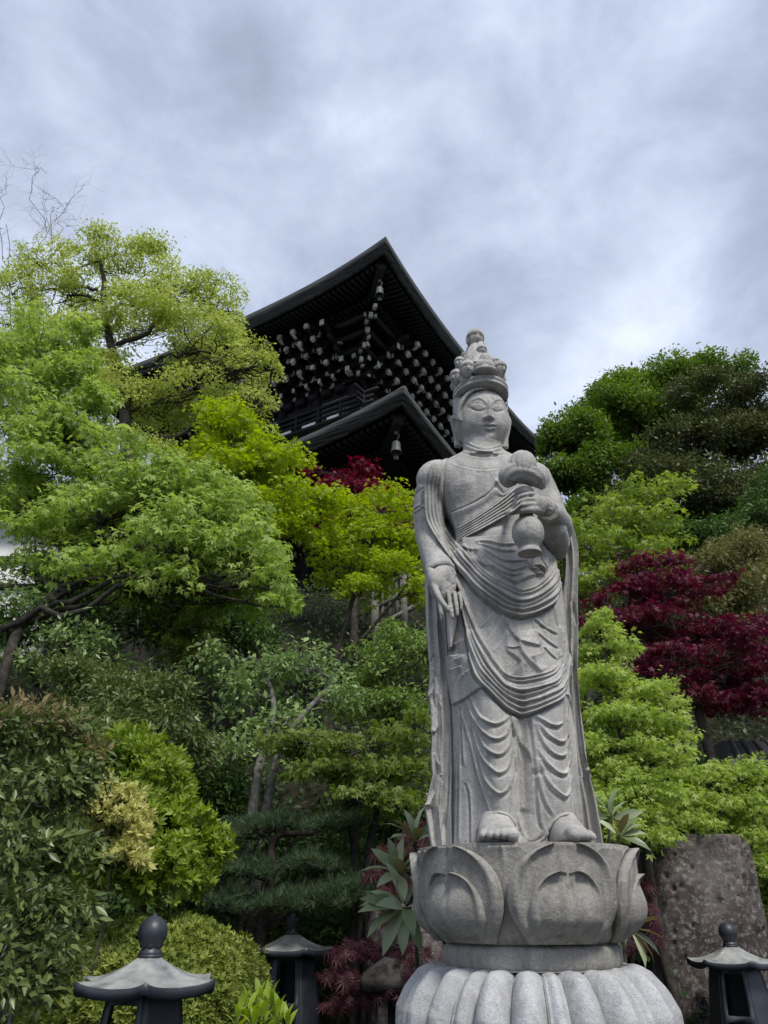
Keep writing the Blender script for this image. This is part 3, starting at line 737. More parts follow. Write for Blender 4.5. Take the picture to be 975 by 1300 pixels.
bc = at(663, 591, 3.15); V, F_ = ball(bc, (.066, .054, .076), 30, 72)
ang = np.tile(np.arange(72), 30); cc = np.array(bc); V[:2160] = cc + (V[:2160] - cc) * (1 + .11 * np.abs(np.sin(ang * np.pi / 72 * 14)) - .06)[:, None] * np.array([1, 1, 1.0])
V = (V - cc) @ roty(R(10)).T + cc
bud.append((V, F_))
mk('lotus_bud', bud, M_STONE, statue)

# ------------------------------------------------ crown of small heads
crown = []
bz0 = 4.075
def ringc(z, rx, ry): return np.stack([rx * np.cos(a), ry * np.sin(a), np.full(len(a), z)], 1) @ rotz(HYAW).T + np.array([HC[0], HC[1], 0])
prof = [(4.118, .136, .150), (4.129, .146, .164), (4.132, .154, .172), (4.136, .156, .174), (4.148, .156, .174), (4.151, .151, .169), (4.154, .151, .169), (4.157, .156, .174), (4.174, .157, .175), (4.178, .154, .172), (4.181, .135, .150), (4.20, .128, .142), (4.26, .118, .130), (4.31, .095, .105), (4.37, .07, .075), (4.47, .045, .048), (4.52, .04, .042)]
crown_o = mk('crown', [loft([ringc(z, x * .975, y * .985) for z, x, y in prof])], M_STONE, statue)
def small_head(px, py, Y, r, yaw, halo=True):
    """a little carved head: face, top-knot hair, shoulders"""
    c = at(px, py, Y); n, m = 40, 56
    th = np.linspace(.03, np.pi - .03, n)[::-1]; a_ = np.linspace(0, 2 * np.pi, m, endpoint=False)
    T, A_ = np.meshgrid(th, a_, indexing='ij')
    x = np.sin(T) ** .9 * np.sin(A_); y = -np.sin(T) ** .9 * np.cos(A_); z = np.cos(T)
    f = np.clip(-y, 0, 1); rad = np.ones_like(x)
    def bump(bx, bz, sx_, sz, h): return 2.0 * h * np.exp(-((x - bx) / sx_) ** 2 - ((z - bz) / sz) ** 2) * (f > .2)
    rad += bump(0, -.08, .11, .26, .20) + bump(-.36, .10, .17, .08, .05) + bump(.36, .10, .17, .08, .05) + bump(0, -.46, .24, .06, .08) + bump(0, -.78, .3, .2, .10)
    rad -= bump(-.34, .24, .2, .1, .07) + bump(.34, .24, .2, .1, .07) + bump(0, -.38, .2, .05, .06) + bump(-.34, .06, .17, .035, .05) + bump(.34, .06, .17, .035, .05)
    hair = sstep(z + .55 * (1 - f), .52, .62); rad += .15 * hair
    V = np.stack([x * rad * .80, y * rad * .82, z * rad * 1.0], -1) * r
    V = V @ (rotz(yaw) @ rotx(R(20))).T + c
    parts = [loft(V)]
    parts.append(ball(c + np.array([0, .15 * r, 1.02 * r]), (.42 * r, .42 * r, .42 * r), 12, 16))
    parts.append(ball(c + np.array([0, .70 * r, -.75 * r]), (.85 * r, .60 * r, .8 * r), 14, 20))
    for sgn in (-1, 1): parts.append(ball(c + rotz(yaw) @ np.array([sgn * .82 * r, 0, -.15 * r]), (.14 * r, .2 * r, .5 * r), 8, 10))
    return mk('carved_head', parts, M_STONE, crown_o, off=statue.location)
for hd_ in ((603, 432, 3.56, .060, R(14)), (611.3, 446, 3.45, .034, R(14)), (593.6, 470, 3.43, .050, R(2)), (633.5, 470, 3.46, .048, R(42)), (580.5, 480, 3.52, .046, R(-45)), (584.5, 462, 3.56, .038, R(-42)), (628, 462, 3.60, .036, R(40)), (591, 454, 3.60, .032, R(-20))):
    o = small_head(*hd_); o.parent = crown_o
# seated figure in the middle of the crown and robe of the top figure
ctr = [ball(at(615, 466, 3.41), (.058, .045, .040), 18, 26), ball(at(616, 459, 3.42), (.036, .034, .055), 18, 22), ball(at(616, 471, 3.395), (.064, .045, .022), 14, 24)]
for sgn in (-1, 1): ctr.append(ball(at(616 + sgn * 7, 463, 3.40), (.018, .022, .040), 12, 14, roty(R(-sgn * 18))))
ctr.append(ball(at(616, 465, 3.375), (.022, .016, .014), 10, 14))
tc_ = catmull([at(604, 441, 3.56), at(605, 452, 3.54), at(607, 464, 3.51), at(607, 476, 3.50)], 40)
V, F_ = tube(tc_, np.interp(np.linspace(0, 1, 40), [0, .25, .6, 1], [.035, .062, .082, .105]), 60)
ang = np.tile(np.arange(60), 40); cc = np.repeat(tc_, 60, 0)
V[:2400] = cc + (V[:2400] - cc) * (1 + .05 * np.abs(np.sin(ang * np.pi / 60 * 11)) - .03)[:, None]
ctr.append((V, F_))
o = mk('seated_figure', ctr, M_STONE, crown_o, off=statue.location)

# ---------------------------------------------------------------- lotus pedestal
PC = at(667, 1078, YS); PX, PY, PZ = PC[0] - .014, YS, ZB - .004
pedestal = empty('lotus_pedestal', (PX, PY, 0.0), 'tiered grey granite lotus pedestal with broad petals under the standing statue', 'pedestal')
c0 = np.array([PX, PY, 0.0])
zt, zb = PZ, 1.462                         # top and bottom of the upper lotus
# inner bowl with flat top
bowl = [(0, zb), (.345, zb), (.372, zb + .03), (.405, zb + .10), (.425, zb + .18), (.436, zb + .27), (.444, zt - .012), (.44, zt), (.44, zt + .0005), (0, zt + .001)]
mk('lotus_bowl', [lathe(bowl, 96, c0)], M_STONE2, pedestal)
A0 = R(-90 + 11)                           # direction of the front petal
def petal(ang, half, z0, z1, r_of, cup, crease, thick, tip, nu=41, nv=44, pw=.55, lipout=0.0, bev=.3):
    """one petal: rises from z0 to z1, half-width 'half' (rad), arched outline, cupped, creased along the middle"""
    u = np.linspace(-1, 1, nu); v = np.linspace(0, 1, nv)
    fr, bk = [], []
    for vv in v:
        row_f, row_b = [], []
        for uu in u:
            # outline: superelliptic arch in (u,v)
            wv = half * (1 - max(0, (vv - .42) / .58) ** 2.2) ** pw if vv > .42 else half * (.70 + .30 * math.sin(vv / .42 * math.pi / 2))
            th_ = ang + uu * wv
            z_ = z0 + (z1 - z0) * vv + tip * max(0, 1 - abs(uu) * 3) * vv ** 6
            r_ = r_of(vv)
            edge = max(abs(uu), 0)
            r_ += cup * (1 - edge ** 2.6) * math.sin(min(1, vv * 1.12) * math.pi) ** .8
            r_ -= crease * math.exp(-(uu / .10) ** 2) * vv ** 2.5
            r_ += lipout * (sstep(edge, .70, .86) - bev * sstep(edge, .88, 1.0)) * (.35 + .65 * vv)
            row_f.append((PX + r_ * math.cos(th_), PY + r_ * math.sin(th_), z_))
            rb_ = r_ - thick
            row_b.append((PX + rb_ * math.cos(th_), PY + rb_ * math.sin(th_), z_ - .002))
        fr.append(row_f); bk.append(row_b)
    rings = np.concatenate([np.array(fr), np.array(bk)[:, ::-1]], 1)
    return loft(rings)
def ip(xs, ys):
    X_ = np.linspace(0, 1, 200); Y_ = np.interp(X_, xs, ys)
    Y_ = np.convolve(np.pad(Y_, 14, mode='reflect', reflect_type='odd'), np.hanning(29) / np.hanning(29).sum(), 'valid')
    return lambda v: float(np.interp(v, X_, Y_))
big_r = ip([0, .15, .35, .6, .85, 1], [.376, .420, .445, .455, .462, .468])
mid_r = ip([0, .15, .35, .6, .85, 1], [.356, .396, .421, .432, .441, .452])
sml_r = ip([0, .12, .3, .5, .7, .85, .94, 1], [.370, .406, .432, .440, .444, .452, .464, .476])
for k in range(6):
    a_ = A0 + k * R(60)
    mk('broad_petal', [petal(a_, R(29), zb + .004, zt - .002, big_r, .010, .006, .03, .0, 81, 60, .5, .022, .7)], M_STONE2, pedestal)
    mk('keeled_petal', [petal(a_ + R(30), R(21), zb + .03, zt - .004, mid_r, .004, -.012, .03, .0, 41, 40, .5)], M_STONE2, pedestal)
    mk('cupped_petal', [petal(a_, R(20.5), zb + .006, zt - .098, sml_r, .044, .026, .060, -.010, 81, 70, .5, .020, 1.1)], M_STONE2, pedestal)
# waist ring
ring = [(0, 1.375), (.33, 1.375), (.348, 1.380), (.357, 1.395), (.360, 1.415), (.358, 1.44), (.350, 1.452), (.338, 1.459), (.32, 1.461), (0, 1.461)]
mk('waist_ring', [lathe(catmull(ring, 60), 128, c0 + np.array([.006, 0, 0]))], M_STONE2, pedestal)
# lower lotus: double-lobed petals bending down and out
n, m = 90, 1080
th = np.linspace(0, 2 * np.pi, m, endpoint=False); NP = 9
v = np.linspace(0, 1, n)
base_r = np.interp(v, [0, .08, .25, .5, .75, .9, 1], [.30, .36, .43, .495, .535, .55, .575])
zz = np.interp(v, [0, .08, .25, .5, .75, .9, 1], [1.374, 1.370, 1.345, 1.28, 1.205, 1.15, 1.11])
base_r *= .925; base_r = np.convolve(np.pad(base_r, 4, mode='edge'), np.ones(9) / 9, 'valid'); zz = np.convolve(np.pad(zz, 4, mode='edge'), np.ones(9) / 9, 'valid')
ph = ((th - A0 + R(7)) / (2 * np.pi) * NP) % 1.0
lob = np.abs(np.sin(np.pi * np.clip(ph / .80, 0, 1) * 2)) ** .68         # two lobes on 80% of the petal pitch
wedge = np.where(ph > .80, .45 + .35 * np.sin(np.pi * (ph - .80) / .20), 0)
shape = np.where(ph > .80, wedge, lob)
ledge = .012 * np.exp(-((ph - .80) / .02) ** 2) + .010 * np.exp(-((ph - .995) / .015) ** 2)
amp = np.interp(v, [0, .06, .3, .7, 1], [0, .034, .072, .082, .055])
Rr = base_r[:, None] - .02 + amp[:, None] * shape[None] + ledge[None] * np.interp(v, [0, .1, 1], [0, 1, 1.4])[:, None]
Zz = zz[:, None] + .55 * amp[:, None] * shape[None] * np.interp(v, [0, .2, .6, 1], [0.5, 1, .6, .2])[:, None]
tipv = np.exp(-(((ph + .6) % 1.0 - .5) / .10) ** 2)
Rr += .05 * sstep(v, .82, 1)[:, None] * tipv[None]
rings = np.stack([PX + .004 + Rr * np.cos(th), PY + Rr * np.sin(th), Zz + .035 * sstep(v, .85, 1)[:, None] * tipv[None]], -1)
M_STONE3 = granite('granite_bleached', (0.46, 0.465, 0.47), (0.27, 0.265, 0.26))
lower = mk('lower_lotus', [loft(rings[::-1])], M_STONE3, pedestal)
# plinth stones below
oct_ = lambda r, z: np.stack([PX + r * np.cos(np.arange(8) * np.pi / 4 + np.pi / 8), PY + r * np.sin(np.arange(8) * np.pi / 4 + np.pi / 8), np.full(8, z)], 1)
mk('plinth', [loft([oct_(.60, 1.09), oct_(.60, 1.104), oct_(.59, 1.108)][::1])], M_STONE2, pedestal, smooth=False)
mk('plinth_block', [loft([oct_(.56, .40), oct_(.54, 1.0), oct_(.60, 1.05), oct_(.60, 1.088)])], M_STONE2, pedestal, smooth=False)
mk('plinth_step', [loft([oct_(.85, -.05), oct_(.85, .22), oct_(.72, .25), oct_(.70, .399)])], M_STONE2, pedestal, smooth=False)

# ---------------------------------------------------------------- two-storey temple hall on the hillside
def wood(name, c0, c1, rough=.75, sc=6):
    t = NT(name); P = t.pos()
    mp = t.n('ShaderNodeMapping'); mp.inputs['Scale'].default_value = (3, 3, .6); t.l(P, mp.inputs['Vector'])
    n_ = t.noise(mp.outputs['Vector'], sc, 6, .65)
    c = t.ramp(n_, [(.35, c0), (.68, c1)])
    t.bsdf(c, rough, .25, n_, .01, .4); return t.m
M_WOOD = wood('dark_timber', (.006, .006, .007), (.017, .016, .016))
M_WOODW = wood('weathered_timber', (.10, .09, .08), (.22, .20, .18))
def shingle_mat():
    t = NT('bark_shingle_edge'); P = t.pos()
    mp = t.n('ShaderNodeMapping'); mp.inputs['Scale'].default_value = (.6, .6, 26); t.l(P, mp.inputs['Vector'])
    st = t.noise(mp.outputs['Vector'], 1.0, 3, .6)
    pt = t.noise(P, .9, 5, .6)
    c = t.ramp(st, [(.34, (.018, .019, .019)), (.5, (.050, .051, .049)), (.66, (.10, .10, .094))])
    c = t.mix(t.ramp(pt, [(.52, (0, 0, 0)), (.70, (.55, .55, .55))]), c, (.045, .066, .063))
    t.bsdf(c, .8, .25, st, .03, .8); return t.m
M_SHING = shingle_mat()
def white_mat():
    t = NT('white_paint_worn'); P = t.pos(); n_ = t.noise(P, 2.2, 5, .65)
    t.bsdf(t.ramp(n_, [(.36, (.16, .15, .12)), (.50, (.46, .44, .38)), (.7, (.70, .68, .60))]), .7, .3); return t.m
M_WHITE = white_mat()
M_PLASTER = wood('white_plaster', (.62, .62, .60), (.78, .78, .76), .85, 2)

HO_ = np.array([.05, 20.0]); EX = np.array([.516, .857]); EX /= np.linalg.norm(EX); EY = np.array([-EX[1], EX[0]])
HS = 7.95; HC_ = HO_ + HS * EX + HS * EY
SIDES = [(-EY, EX), (-EX, -EY), (EY, -EX), (EX, EY)]       # outward, along
def sp(k, s, o, z):
    n_, t_ = SIDES[k]; return np.array([*(HC_ + n_ * o + t_ * s), z])
def sbox(k, s0, s1, o0, o1, z0, z1, dz_out=0.0):
    """box on side k; dz_out lowers the outer end (tilted beams)"""
    V = np.array([sp(k, s, o, z + (dz_out if o == o1 else 0)) for z in (z0, z1) for o in (o0, o1) for s in (s0, s1)])
    return V, np.array([(0, 2, 3, 1), (4, 5, 7, 6), (0, 1, 5, 4), (2, 6, 7, 3), (0, 4, 6, 2), (1, 3, 7, 5)])[:, ::-1]

hall = empty('temple_hall', (HC_[0], HC_[1], 10.0), 'large two-storey dark timber temple hall with upswept eaves and white-tipped brackets', 'temple')

def roof(H, zc, drop, th, o_wall, z_in, rise, name_top, o_top, z_top):
    """one tier: eave half-side H, corner height zc, sag 'drop' along the eave"""
    ze = lambda s: zc - drop * (1 - abs(s / H) ** 3.2)
    top, edge, sof, raf = [], [], [], []
    for k in range(4):
        us = np.linspace(-1, 1, 81); vs = np.linspace(0, 1, 16)
        G = np.array([[sp(k, u * (H + (o_top - H) * v), H + (o_top - H) * v, ze(u * H) * (1 - v) + z_top * v - .55 * (z_top - zc) * math.sin(math.pi * v) * .45) for u in us] for v in vs])
        top.append((G.reshape(-1, 3), grid_faces(16, 81, False)))
        # thick layered edge: four courses, each stepping back a little
        lay = [(0, 0), (.035, 0), (.03, -.30), (-.01, -.305), (-.015, -.44), (-.05, -.445), (-.055, -.56), (-.16, -.565)]
        lay = [(a_, b_ * th / .56) for a_, b_ in lay]
        G = np.array([[sp(k, u * (H + a_), H + a_, ze(u * H) + b_) for u in us] for a_, b_ in lay])
        edge.append((G.reshape(-1, 3), grid_faces(len(lay), 81, False)[:, ::-1]))
        # soffit boards
        os_ = np.linspace(H - .12, o_wall - .3, 8)
        G = np.array([[sp(k, u * o, o, ze(u * H) * ((o - o_wall) / (H - o_wall)) + z_in * (1 - (o - o_wall) / (H - o_wall)) - th + .02) for u in us] for o in os_])
        sof.append((G.reshape(-1, 3), grid_faces(8, 81, False)[:, ::-1]))
        if k < 2:
            parts = []
            n_r = int(2 * H / .21)
            for i in range(n_r + 1):
                s = -H + .12 + i * (2 * H - .24) / n_r; zz = lambda o: ze(s) * ((o - o_wall) / (H - o_wall)) + z_in * (1 - (o - o_wall) / (H - o_wall)) - th
                o_in = max(o_wall, abs(s))
                for (oo, oi, dz, hh) in ((H - .26, H - 1.55, -.02, .13), (H - 1.35, o_wall, -.20, .16)):
                    oi = max(oi, abs(s) + .02)
                    if oi > oo - .15: continue
                    a_, b_ = zz(oi) + dz, zz(oo) + dz
                    V = np.array([sp(k, s + ds, o, (a_ if o == oi else b_) + dzz) for dzz in (-hh, 0) for o in (oi, oo) for ds in (-.05, .05)])
                    parts.append((V, np.array([(0, 2, 3, 1), (4, 5, 7, 6), (0, 1, 5, 4), (2, 6, 7, 3), (0, 4, 6, 2), (1, 3, 7, 5)])[:, ::-1]))
            # purlin carrying the flying rafters
            G = np.array([[sp(k, u * o, o, ze(u * H) * ((o - o_wall) / (H - o_wall)) + z_in * (1 - (o - o_wall) / (H - o_wall)) - th + dz) for u in us] for o, dz in ((H - 1.28, -.02), (H - 1.28, -.20), (H - 1.45, -.20), (H - 1.45, -.02))])
            parts.append((G.reshape(-1, 3), grid_faces(4, 81, False)))
            raf.append(parts)
    mk(name_top, top, M_SHING, hall)
    mk('eave_edge', edge, M_SHING, hall, smooth=False)
    mk('soffit', sof, M_WOOD, hall)
    for p in raf: mk('rafter_row', p, M_WOOD, hall, smooth=False)
    # diagonal hip rafters
    for k in range(4):
        d = (SIDES[k][0] + SIDES[(k + 1) % 4][0]); d = d / np.linalg.norm(d); t_ = np.array([-d[1], d[0]])
        V = []
        for zz in (0, 1):
            for r_ in (o_wall * 1.414 - .3, H * 1.414 - .55):
                base = (z_in if r_ < H * 1.2 else zc) - th - .02
                for sg in (-.14, .14): V.append([*(HC_ + d * r_ + t_ * sg), base - (.42 if zz == 0 else .0)])
        hr = mk('hip_rafter', [(np.array(V), np.array([(0, 2, 3, 1), (4, 5, 7, 6), (0, 1, 5, 4), (2, 6, 7, 3), (0, 4, 6, 2), (1, 3, 7, 5)]))], M_WOOD, hall, smooth=False)
        r_ = H * 1.414 - .55; V = []
        for zz in (-.43, .01):
            for rr_ in (r_ - .16, r_ + .03):
                for sg in (-.15, .15): V.append([*(HC_ + d * rr_ + t_ * sg), zc - th - .02 + zz * .5 - .2])
        if False:
            mk('painted_tip', [(np.array(V), np.array([(0, 2, 3, 1), (4, 5, 7, 6), (0, 1, 5, 4), (2, 6, 7, 3), (0, 4, 6, 2), (1, 3, 7, 5)]))], M_WHITE, hr, smooth=False, off=hall.location)
    return ze

UW = 4.45
ze_u = roof(HS, 22.8, .78, .60, UW, 23.0, 0, 'upper_roof', 1.2, 28.0)
LH = HS + 2.08 / 1.414; LW = 5.4
ze_l = roof(LH, 14.8, .74, .52, LW, 15.1, 0, 'lower_roof', UW + .9, 17.15)
mk('roof_ridge', [sbox(0, -1.6, 1.6, -.5, .5, 27.8, 28.4)], M_SHING, hall, smooth=False)

# brackets ---------------------------------------------------------------------------------------
RB = random.Random(12)
def hijiki(k, s, o, z, length, w, h, axis):
    """boat-shaped bracket arm; axis 's' along the wall or 'o' outwards; returns dark body and its white ends"""
    n_ = 9; t = np.linspace(-1, 1, n_); bot = z - h + h * .55 * np.abs(t) ** 3
    V = []
    for i in range(n_):
        for dz_, sg in ((bot[i], -1), (bot[i], 1), (z, 1), (z, -1)):
            V.append(sp(k, s + t[i] * length, o + sg * w, dz_) if axis == 's' else sp(k, s + sg * w, o + t[i] * length, dz_))
    V = np.array(V); body_ = loft(V.reshape(n_, 4, 3)); ends = []
    F6 = np.array([(0, 2, 3, 1), (4, 5, 7, 6), (0, 1, 5, 4), (2, 6, 7, 3), (0, 4, 6, 2), (1, 3, 7, 5)])
    for sg in (-1, 1):
        if (axis == 'o' and sg < 0) or RB.random() < (.35 if axis == 's' else .12): continue
        # painted end plate and the painted bow under the nose
        V = []
        for dz_ in (z - h * RB.uniform(.7, 1.0), z + .02):
            for tt in (length - .03, length + .025):
                for s2 in (-w - .012, w + .012): V.append(sp(k, s + sg * tt, o + s2, dz_) if axis == 's' else sp(k, s + s2, o + sg * tt, dz_))
        ends.append((np.array(V), F6))
        V = []
        if RB.random() < .62: continue
        for dz_ in (-.03, .01):
            for tt in (length * .55, length - .031):
                zb2 = z - h + h * .55 * (tt / length) ** 3 - .012
                for s2 in (-w - .008, w + .008): V.append(sp(k, s + sg * tt, o + s2, zb2 + dz_) if axis == 's' else sp(k, s + s2, o + sg * tt, zb2 + dz_))
        ends.append((np.array(V), F6))
    return body_, ends
def blk(k, s, o, z, r=.13, h=.16):
    V = np.array([[sp(k, s + a_ * q, o + b_ * q, zz) for a_, b_ in ((-1, -1), (1, -1), (1, 1), (-1, 1))] for q, zz in ((r * .72, z), (r, z + h * .45), (r, z + h))])
    return loft(V)
def bracket_set(k, s, ow, z0, tiers, step, rise, corner=False):
    dark, white = [], []
    dark.append(blk(k, s, ow + .02, z0 - .28, .20, .26))
    for j in range(tiers):
        o = ow + step * j; z = z0 + rise * j
        b_, e_ = hijiki(k, s, o + .06, z + .22, .285 if j < tiers - 1 else .25, .05, .19, 's'); dark.append(b_); white += e_
        b_, e_ = hijiki(k, s, o + step * .40, z + .22, step * .95, .05, .20, 'o'); dark.append(b_); white += e_
        for ds in (-.22, 0, .22): dark.append(blk(k, s + ds, o + .06, z + .23, .09, .11))
        if j >= 1:                                          # tail rafter sloping down and out
            o1 = o + step * 1.55; zz = z + .10
            V = [sp(k, s + ds, oo, (zz + .55 if oo == o - .6 else zz) + dz_) for dz_ in (0, .19) for oo in (o - .6, o1) for ds in (-.07, .07)]
            F6 = np.array([(0, 2, 3, 1), (4, 5, 7, 6), (0, 1, 5, 4), (2, 6, 7, 3), (0, 4, 6, 2), (1, 3, 7, 5)])
            dark.append((np.array(V), F6))
            V = [sp(k, s + ds, oo, zz + (.055 if oo < o1 else -.004) + dz_) for dz_ in (-.006, .205) for oo in (o1 - .17, o1 + .012) for ds in (-.077, .077)]
            white.append((np.array(V), F6))
    mk('bracket_set', dark + [(*w_, 1) for w_ in white], [M_WOOD, M_WHITE], hall, smooth=False)
def bracket_corner(ow, z0, tiers, step, rise):
    """diagonal arms where the two visible walls meet"""
    n0, n1 = SIDES[0][0], SIDES[1][0]; d = (n0 + n1) / np.linalg.norm(n0 + n1); t_ = np.array([-d[1], d[0]])
    dark, white = [], []; F6 = np.array([(0, 2, 3, 1), (4, 5, 7, 6), (0, 1, 5, 4), (2, 6, 7, 3), (0, 4, 6, 2), (1, 3, 7, 5)])
    def beam(r0, r1, z_a, z_b, w_, h_, sh=0.0, cap=.22):
        V = [[*(HC_ + d * r_ + t_ * (sg + sh)), zz + dz_] for dz_ in (0, h_) for r_, zz in ((r0, z_a), (r1, z_b)) for sg in (-w_, w_)]
        dark.append((np.array(V), F6)); q = (z_a - z_b) / (r1 - r0)
        V = [[*(HC_ + d * r_ + t_ * (sg + sh)), zz + dz_] for dz_ in (-.006, h_ + .006) for r_, zz in ((r1 - cap, z_b + cap * q), (r1 + .012, z_b)) for sg in (-w_ - .007, w_ + .007)]
        white.append((np.array(V), F6))
    R0 = ow * 1.414
    for j in range(tiers):
        o = step * 1.414 * j
        beam(R0 - .4, R0 + o * .85 + .45, z0 + rise * j, z0 + rise * j, .065, .20, 0, .14)
        beam(R0 + o * .85 - .7, R0 + o * .85 + .75, z0 + rise * j + .62, z0 + rise * j + .20, .055, .17, .10 * (-1) ** j, .26)
    for k, sg in ((0, -1), (1, 1)):
        for j in range(tiers):
            s = sg * -1 * 0 + (-(ow) if k == 0 else ow)
            s_c = s + (-1 if k == 0 else 1) * step * j * .5
            b_, e_ = hijiki(k, s_c, ow + step * j + .06, z0 + rise * j + .22, .72, .075, .22, 's'); dark.append(b_); white += e_
            b_, e_ = hijiki(k, s, ow + step * j + step * .4, z0 + rise * j + .22, step * .95, .075, .23, 'o'); dark.append(b_); white += e_
    mk('corner_bracket', dark + [(*w_, 1) for w_ in white], [M_WOOD, M_WHITE], hall, smooth=False)
for k in (0, 1):
    for i in range(13):
        s = -UW + (i + .5) * 2 * UW / 9 if False else np.linspace(-UW + .6, UW - .6, 13)[i]
        bracket_set(k, s, UW + .1, 19.95, 5, .45, .27)
    for i in range(10): bracket_set(k, np.linspace(-LW + .8, LW - .8, 10)[i], LW + .1, 12.35, 3, .60, .36)
bracket_corner(UW + .1, 19.95, 5, .45, .27)
bracket_corner(LW + .1, 12.35, 3, .60, .36)

# walls, lattice windows, balcony ------------------------------------------------------------------
core = []
for k in range(4): core.append(sbox(k, -UW, UW, UW - .2, UW, 16.6, 23.4)); core.append(sbox(k, -LW, LW, LW - .2, LW, 9.2, 15.6))
mk('wall', core, M_WOOD, hall, smooth=False)
for k in (0, 1):
    for z0_, z1_, w_, nb in ((17.0, 19.75, UW, 5), (9.2, 12.3, LW, 5)):
        for i in range(nb + 1):
            s = -w_ + i * 2 * w_ / nb
            c = np.append(sp(k, s * .995, w_ + .02, 0)[:2], 0)
            mk('column', [lathe([(0, z0_), (.2, z0_), (.2, z1_), (0, z1_)], 14, c)], M_WOOD, hall)
        for i in range(nb):
            sa, sb = -w_ + i * 2 * w_ / nb + .25, -w_ + (i + 1) * 2 * w_ / nb - .25
            za, zb_ = (18.15, 19.35) if z0_ > 15 else (10.6, 11.9)
            fr = [sbox(k, sa, sb, w_ + .003, w_ + .06, za - .09, za), sbox(k, sa, sb, w_ + .003, w_ + .06, zb_, zb_ + .09)]
            for j in range(13): fr.append(sbox(k, sa + (sb - sa) * (j + .2) / 13, sa + (sb - sa) * (j + .55) / 13, w_ + .004, w_ + .05, za, zb_))
            mk('lattice_window', fr, M_WOODW if z0_ > 15 and i % 2 == 0 else M_WOOD, hall, smooth=False)
    BO = UW + 1.25
    mk('balcony_floor', [sbox(k, -BO, BO, UW, BO, 17.52, 17.64)], M_WOOD, hall, smooth=False)
    mk('balcony_apron', [sbox(k, -BO + .2, BO - .2, BO - .40, BO - .33, 16.4, 17.51)] + [(*sbox(k, -BO + .35 + j * .95, -BO + .35 + j * .95 + .72, BO - .331, BO - .30, 16.5, 17.42), 1) for j in range(12) if -BO + .35 + j * .95 + .72 < BO - .2], [M_WOOD, M_PLASTER], hall, smooth=False)
    rl_ = [sbox(k, -BO - .35, BO + .35, BO - .12, BO - .03, z_, z_ + .08) for z_ in (17.82, 18.05)] + [sbox(k, -BO - .55, BO + .55, BO - .14, BO - .02, 18.28, 18.38)]
    for i in range(12):
        s = -BO + .06 + i * (2 * BO - .12) / 11; rl_.append(sbox(k, s - .05, s + .05, BO - .13, BO - .025, 17.64, 18.28))
    wt_ = []
    for sg in (-1, 1):
        for z_, l_ in ((17.82, .35), (18.05, .35), (18.28, .55)): wt_.append(sbox(k, sg * (BO + l_) - .01 if sg < 0 else BO + l_ - .15, -(BO + l_) + .15 if sg < 0 else BO + l_ + .01, BO - .145, BO - .015, z_ - .005, z_ + .115))
    mk('balcony_rail', rl_ + [(*sbox(k, -BO + .5 + j * 1.15, -BO + .5 + j * 1.15 + .62, BO - .10, BO - .06, 17.66, 17.80), 1) for j in range(9)], [M_WOOD, M_PLASTER], hall, smooth=False)
mk('podium', [sbox(0, -LW - 1.6, LW + 1.6, -LW - 1.6, LW + 1.6, 8.0, 9.2)], M_WOODW, hall, smooth=False)

# bells hanging under the roof corners ------------------------------------------------------------
M_BRONZE = wood('old_bronze', (.05, .054, .05), (.14, .14, .125), .5, 4)
def wind_bell(loc, label, sc):
    b = empty('wind_bell', tuple(loc), label, 'bell', 'wind bells under the eaves')
    prof = [(0, 0), (.05, 0), (.13, -.02), (.155, -.07), (.16, -.2), (.17, -.34), (.20, -.42), (.215, -.46), (.19, -.46), (.16, -.40), (0, -.36)]
    L = np.array(loc)
    mk('bell_body', [lathe([(r * sc, z * sc) for r, z in prof][::-1], 32, L)], M_BRONZE, b)
    hook = tube(catmull([L + np.array([0, 0, .30]) * sc, L + np.array([.08, 0, .36]) * sc, L + np.array([.11, 0, .24]) * sc, L + np.array([.05, 0, .12]) * sc, L + np.array([0, 0, .0]) * sc], 24), .022 * sc, 8)
    cap_ = box(-.07 * sc + L[0], .07 * sc + L[0], -.07 * sc + L[1], .07 * sc + L[1], L[2] + .30 * sc, L[2] + .42 * sc)
    mk('hook', [hook, cap_], M_BRONZE, b)
    pl = [tube([L + np.array([0, 0, -.36]) * sc, L + np.array([0, 0, -.60]) * sc], .012 * sc, 6)]
    V, F_ = box(-.09, .09, -.008, .008, -.16, .0); V = V * sc + L + np.array([0, 0, -.58 * sc]); pl.append((V, F_))
    mk('clapper', pl, M_BRONZE, b)
dd = (SIDES[0][0] + SIDES[1][0]) / np.linalg.norm(SIDES[0][0] + SIDES[1][0])
wind_bell([*(HC_ + dd * (LH * 1.414 - .85)), 13.45], 'bronze wind bell hanging from the corner of the lower roof', .8)
wind_bell([*(HC_ + dd * (HS * 1.414 - .85)), 21.2], 'bronze wind bell hanging from the corner of the upper roof', .8)

